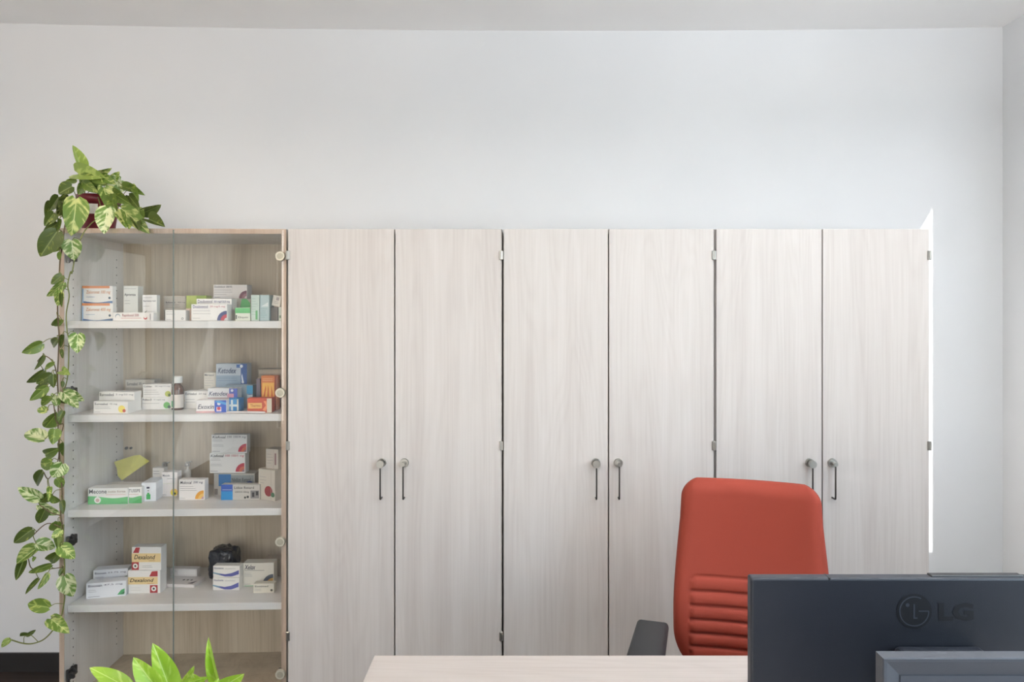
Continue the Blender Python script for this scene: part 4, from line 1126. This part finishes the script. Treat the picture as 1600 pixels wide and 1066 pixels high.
# ------------------------------------------------------------------ desks
def desk(x0, x1, y0, y1, label):
    r = empty('desk', ((x0 + x1) / 2, (y0 + y1) / 2, 0))
    tag(r, label, 'desk', 'two desks pushed together')
    hx, hy = (x1 - x0) / 2, (y1 - y0) / 2
    zt = 0.745
    boxo('tabletop', -hx, hx, -hy, hy, zt - 0.025, zt, M_DESK, r, bevel=0.0015, seg=2)
    for sx in (-1, 1):
        for sy in (-1, 1):
            cx, cy = sx * (hx - 0.06), sy * (hy - 0.06)
            boxo('leg', cx - 0.025, cx + 0.025, cy - 0.025, cy + 0.025, 0, zt - 0.025, M_STEEL, r)
    boxo('apron', -hx + 0.085, hx - 0.085, -0.012, 0.012, zt - 0.30, zt - 0.025, M_DESK, r)
DX0 = xd(585, 1.60)
desk(DX0, 1.30, 0.80, 1.60, 'pale wooden desk in front of the orange chair')
desk(0.05, 1.15, 0.22, 0.797, 'pale wooden desk under the nearest monitor, at the bottom right')

# ------------------------------------------------------------------ added pendant fill lamps, out of view, to brighten the ceiling
def pendant(px_, py_, power, colr, label):
    lamp = empty('fill_pendant', (px_, py_, 2.36))
    tag(lamp, label, 'lamp', 'added pendant fill lamps')
    boxo('housing', -0.62, 0.62, -0.03, 0.03, 0.0, 0.05, M_WHITE, lamp, bevel=0.006)
    for sx in (-0.5, 0.5):
        obj('suspension_wire', cyl_bm((sx, 0, 0.05), (sx, 0, ceil_z(px_ + sx) - 2.36 + 0.002), 0.0015, n=8), M_STEEL, lamp)
    for (zz, dirz, pw) in ((2.36 + 0.056, 1, LAMP_UP), (2.36 - 0.004, -1, LAMP_DOWN)):
        area('pendant_fill_light', (px_, py_, zz), (0, 0, dirz), 1.2, 0.05, pw * power, colr)
pendant(1.2, 1.15, 37, (0.94, 0.97, 1.0), 'added white pendant fill lamp hanging above the two desks')
pendant(-1.75, 1.15, 16, (1.0, 0.78, 0.60), 'added white pendant fill lamp hanging on the side of the door')

# ------------------------------------------------------------------ orange office chair
chair = empty('office_chair', (0.592, 1.765, 0), R(-16))
tag(chair, 'orange high-backed office chair with black armrests behind the desk', 'chair')
# backrest, local: forward is -Y
def backrest():
    z0, z1 = 0.520, 1.052
    hh = z1 - z0
    def W(z):
        t = (z - z0) / hh
        return 0.2075 + 0.008 * math.sin(math.pi * min(1, max(0, (t + 0.12) / 0.9))) - 0.016 * max(0, t - 0.35) ** 1.3 / 0.65
    r = 0.055
    def hw(z):
        d = max(0.0, z - (z1 - r), (z0 + 0.11) - z if z < z0 + 0.11 else 0.0)
        if z > z1 - r:
            return W(z) - r + math.sqrt(max(0, r * r - (z - (z1 - r)) ** 2))
        if z < z0 + 0.11:
            rb = 0.11
            return W(z) - 0.6 * (rb - math.sqrt(max(0, rb * rb - (z0 + rb - z) ** 2)))
        return W(z)
    zs = []
    n = 150
    for i in range(n + 1):
        t = i / n
        zs.append(z0 + hh * (0.5 - 0.5 * math.cos(math.pi * t)) * 0.35 + hh * t * 0.65)
    us = []
    for j in range(61):
        t = j / 60
        us.append(-1 + 2 * ((0.5 - 0.5 * math.cos(math.pi * t)) * 0.6 + t * 0.4))
    grooves = [z0 + hh * g for g in (0.49, 0.418, 0.346, 0.274, 0.203, 0.132, 0.06)]
    bm = bmesh.new()
    fr, bk = [], []
    T_, Re = 0.034, 0.042
    for z in zs:
        a, b = [], []
        w = hw(z)
        for u in us:
            x = u * w
            e = min(w - abs(x), (z1 - z), (z - z0))
            k = max(0.0, min(1.0, e / Re))
            prof = math.sqrt(max(0, 1 - (1 - k) ** 2))
            g = 0.0
            ua = abs(x)
            if z <= grooves[0] + 0.006 and ua < 0.162 + 0.006:
                side = 0.180 - 0.0
                # panel border groove
                cornr = 0.02
                dz = grooves[0] - z
                dxx = 0.164 - ua
                if dz < cornr and dxx < cornr:
                    dd = cornr - math.hypot(cornr - dz, cornr - dxx)
                else:
                    dd = min(dz, dxx)
                g -= 0.0045 * math.exp(-(dd / 0.0030) ** 2)
                if dd > 0:
                    g += 0.003
                    for gz in grooves[1:]:
                        g -= 0.0085 * math.exp(-((z - gz) / 0.0032) ** 2)
                    # pillow of each channel
                    for q in range(len(grooves) - 1):
                        if grooves[q + 1] < z <= grooves[q]:
                            tt = (z - grooves[q + 1]) / (grooves[q] - grooves[q + 1])
                            g += 0.0045 * math.sin(math.pi * tt)
            bend = -0.030 * (x / 0.22) ** 2 + 0.10 * (z - 0.62) - 0.028 * math.exp(-((z - 0.66) / 0.14) ** 2)
            yf = bend - T_ * prof - g * prof
            yb = bend + 0.030 * prof
            a.append(bm.verts.new((x, yf, z)))
            b.append(bm.verts.new((x, yb, z)))
        fr.append(a); bk.append(b)
    for i in range(len(zs) - 1):
        for j in range(len(us) - 1):
            bm.faces.new((fr[i][j], fr[i][j + 1], fr[i + 1][j + 1], fr[i + 1][j]))
            bm.faces.new((bk[i][j + 1], bk[i][j], bk[i + 1][j], bk[i + 1][j + 1]))
    bmesh.ops.remove_doubles(bm, verts=bm.verts, dist=0.0002)
    bmesh.ops.translate(bm, verts=bm.verts, vec=(0, 0.235, 0))
    return bm
obj('backrest', backrest(), M_ORANGE, chair, smooth=True)
seat = box_bm(-0.235, 0.235, -0.27, 0.20, 0.40, 0.475, 0.032, 4)
obj('seat', seat, M_ORANGE, chair, smooth=True)
boxo('seat_pan', -0.20, 0.20, -0.20, 0.18, 0.375, 0.402, M_BLACK, chair, bevel=0.008)
bar = tube_bm(spline([(0, 0.10, 0.385), (0, 0.25, 0.385), (0, 0.30, 0.43), (0, 0.295, 0.60), (0, 0.285, 0.70)], 5), 0.022, 8)
obj('back_support', bar, M_BLACK, chair, smooth=True)
for sx in (-1, 1):
    ax = sx * 0.266
    pad = box_bm(ax - 0.049, ax + 0.049, -0.16, 0.098, 0.652, 0.680, 0.0125, 4)
    # pad tapers gently toward its rear end and has rounded corners in plan
    for v in pad.verts:
        t = (v.co.y + 0.16) / 0.258
        k = 1.0 - 0.10 * t
        v.co.x = ax + (v.co.x - ax) * k
    obj('armrest_pad', pad, M_ARM, chair, smooth=True)
    ap = box_bm(ax - 0.018, ax + 0.018, -0.07, 0.0, 0.385, 0.655, 0.006, 2)
    box_bm(min(ax, sx * 0.17), max(ax, sx * 0.17), -0.065, -0.005, 0.382, 0.408, 0.004, 1, bm=ap)
    obj('armrest_post', ap, M_BLACK, chair)
obj('gas_lift', cyl_bm((0, 0, 0.09), (0, 0, 0.378), 0.026, 0.022, n=18), M_BLACK, chair)
hubo = obj('base_hub', lathe_bm([(0, 0.065), (0.045, 0.065), (0.05, 0.08), (0.042, 0.12), (0, 0.12)], n=20), M_BLACK, chair)
for k in range(5):
    a = R(18 + 72 * k)
    d = Vector((math.cos(a), math.sin(a), 0))
    lg = tube_bm([d * 0.03 + Vector((0, 0, 0.095)), d * 0.17 + Vector((0, 0, 0.09)), d * 0.29 + Vector((0, 0, 0.072))], [0.026, 0.021, 0.016], 10)
    obj('base_leg', lg, M_BLACK, chair, smooth=True)
    pr = Vector((-d.y, d.x, 0))
    cw = d * 0.285
    cb = cyl_bm(cw + pr * 0.008 + Vector((0, 0, 0.028)), cw + pr * 0.026 + Vector((0, 0, 0.028)), 0.028, n=18)
    cyl_bm(cw - pr * 0.026 + Vector((0, 0, 0.028)), cw - pr * 0.008 + Vector((0, 0, 0.028)), 0.028, n=18, bm=cb)
    cyl_bm(cw - pr * 0.01 + Vector((0, 0, 0.028)), cw + pr * 0.01 + Vector((0, 0, 0.028)), 0.008, n=10, bm=cb)
    cyl_bm(cw + Vector((0, 0, 0.03)), cw + Vector((0, 0, 0.066)), 0.006, n=8, bm=cb)
    obj('caster', cb, M_BLACK, chair)

# ------------------------------------------------------------------ monitor seen from behind
MY = 0.975
mc = P(1462, 904, MY)
mw = (1462 - 1173.5) / F * MY
mt = mc.z
mon = empty('monitor', (mc.x, MY + 0.02, 0.7452))
tag(mon, 'large dark monitor seen from behind, with a round logo and two letters', 'monitor')
zt = mt - 0.745
hM = 0.345
bod = box_bm(-mw, mw, -0.02, -0.002, zt - hM, zt, 0.0035, 3)
bo = obj('housing', bod, M_MON, mon)
boxo('screen', -mw + 0.014, mw - 0.014, -0.002, -0.0015, zt - hM + 0.016, zt - 0.014, M_SCREEN, mon)
# raised ridge on the top edge
gx = (1530 - 1462) / F * MY
gr = box_bm(gx - 0.066, gx + 0.066, -0.016, -0.004, zt - 0.002, zt + 0.0022, 0.0015, 2)
obj('top_grille', gr, M_BLACK, mon)
sx_ = (1296 - 1462) / F * MY
obj('case_seam', box_bm(sx_ - 0.0007, sx_ + 0.0012, -0.0203, -0.004, zt - 0.003, zt + 0.0004), M_BLACK, mon)
lY = -0.0203
def mx_(px): return (px - 1462) / F * MY
def mz_(py): return (H - (py - VY) / F * MY) - 0.745
lettering('LG', mx_(1466), mz_(970.5), mx_(1521) - mx_(1466), mz_(942) - mz_(970.5), lY - 0.0003, M_LOGO, mon, bold=0.045)
# round emblem: disc, ring, the two strokes and dot
ec = (mx_(1428), mz_(955.5))
er = 27.5 / F * MY
def arc(r, a0, a1, wd, n=30):
    bm = bmesh.new()
    pv = None
    for i in range(n + 1):
        a = a0 + (a1 - a0) * i / n
        c = (bm.verts.new((ec[0] + (r - wd) * math.cos(a), lY - 0.0006, ec[1] + (r - wd) * math.sin(a))), bm.verts.new((ec[0] + r * math.cos(a), lY - 0.0006, ec[1] + r * math.sin(a))))
        if pv:
            f = bm.faces.new((pv[0], pv[1], c[1], c[0]))
        pv = c
    bmesh.ops.recalc_face_normals(bm, faces=bm.faces)
    return bm
M_LINE = pmat('logo_line', (58, 62, 71), 0.4)
emb = obj('emblem', poly_bm([(ec[0] + er * math.cos(t * math.pi / 24), ec[1] + er * math.sin(t * math.pi / 24)) for t in range(48)], lY - 0.0003), M_LOGO, mon)
obj('emblem_ring', arc(er * 0.86, R(62), R(360), er * 0.07), M_LINE, emb)
lm = poly_bm([(ec[0] - er * 0.05, ec[1] + er * 0.42), (ec[0] + er * 0.04, ec[1] + er * 0.42), (ec[0] + er * 0.04, ec[1] - er * 0.42), (ec[0] - er * 0.05, ec[1] - er * 0.42)], lY - 0.0006)
poly_bm([(ec[0] + er * 0.04, ec[1] - er * 0.42), (ec[0] + er * 0.18, ec[1] - er * 0.42), (ec[0] + er * 0.18, ec[1] - er * 0.34), (ec[0] + er * 0.04, ec[1] - er * 0.34)], lY - 0.0006, lm)
poly_bm([(ec[0] + er * 0.26, ec[1] - er * 0.02), (ec[0] + er * 0.84, ec[1] - er * 0.02), (ec[0] + er * 0.84, ec[1] + er * 0.05), (ec[0] + er * 0.26, ec[1] + er * 0.05)], lY - 0.0006, lm)
obj('emblem_stroke', lm, M_LINE, emb)
obj('emblem_dot', poly_bm([(ec[0] - er * 0.38 + er * 0.11 * math.cos(t * math.pi / 8), ec[1] + er * 0.36 + er * 0.11 * math.sin(t * math.pi / 8)) for t in range(16)], lY - 0.0006), M_LINE, emb)
# stand: hinge block, neck, foot
nk = (mx_(1530) - mx_(1395)) / 2
zn = mz_(1008)
obj('stand_hinge', box_bm(-nk, nk, -0.050, -0.020, zn - 0.10, zn, 0.007, 3), M_MON, mon)
nb = box_bm(-0.045, 0.045, -0.055, -0.028, 0.012, zn - 0.04, 0.006, 2)
obj('stand_neck', nb, M_MON, mon)
obj('stand_foot', box_bm(-0.13, 0.13, -0.10, 0.10, 0.0, 0.016, 0.006, 2), M_MON, mon)

# ------------------------------------------------------------------ nearest monitor (screen toward the viewer)
NY = 0.70
nl = P(1380, 1029, NY)
nw, nh = 0.50, 0.32
m2 = empty('monitor', (nl.x + nw / 2, NY, 0.745))
tag(m2, 'nearest dark grey monitor with a sloping bezel, cut off at the bottom right corner', 'monitor')
zt2 = nl.z - 0.745
# bezel with sloping inner faces
bm = bmesh.new()
def ringv(ins, y):
    return [bm.verts.new((-nw / 2 + ins, y, zt2 - nh + ins)), bm.verts.new((nw / 2 - ins, y, zt2 - nh + ins)), bm.verts.new((nw / 2 - ins, y, zt2 - ins)), bm.verts.new((-nw / 2 + ins, y, zt2 - ins))]
rings = [ringv(0.002, 0.018), ringv(0.0, 0.015), ringv(0.0, 0.001), ringv(0.001, 0.0), ringv(0.004, 0.0003), ringv(0.0205, 0.008)]
for a, b in zip(rings[:-1], rings[1:]):
    for k in range(4):
        bm.faces.new((a[k], a[(k + 1) % 4], b[(k + 1) % 4], b[k]))
bm.faces.new(rings[0])
bm.faces.new(rings[-1][::-1])
bmesh.ops.recalc_face_normals(bm, faces=bm.faces)
obj('bezel', bm, M_MON2, m2)
boxo('screen', -nw / 2 + 0.0215, nw / 2 - 0.0215, 0.0070, 0.0078, zt2 - nh + 0.0215, zt2 - 0.0215, M_SCREEN, m2)
obj('stand_neck', box_bm(-0.04, 0.04, 0.016, 0.044, 0.010, zt2 - 0.12, 0.005, 2), M_MON, m2)
obj('stand_foot', box_bm(-0.12, 0.12, -0.06, 0.085, 0.0, 0.014, 0.005, 2), M_MON, m2)
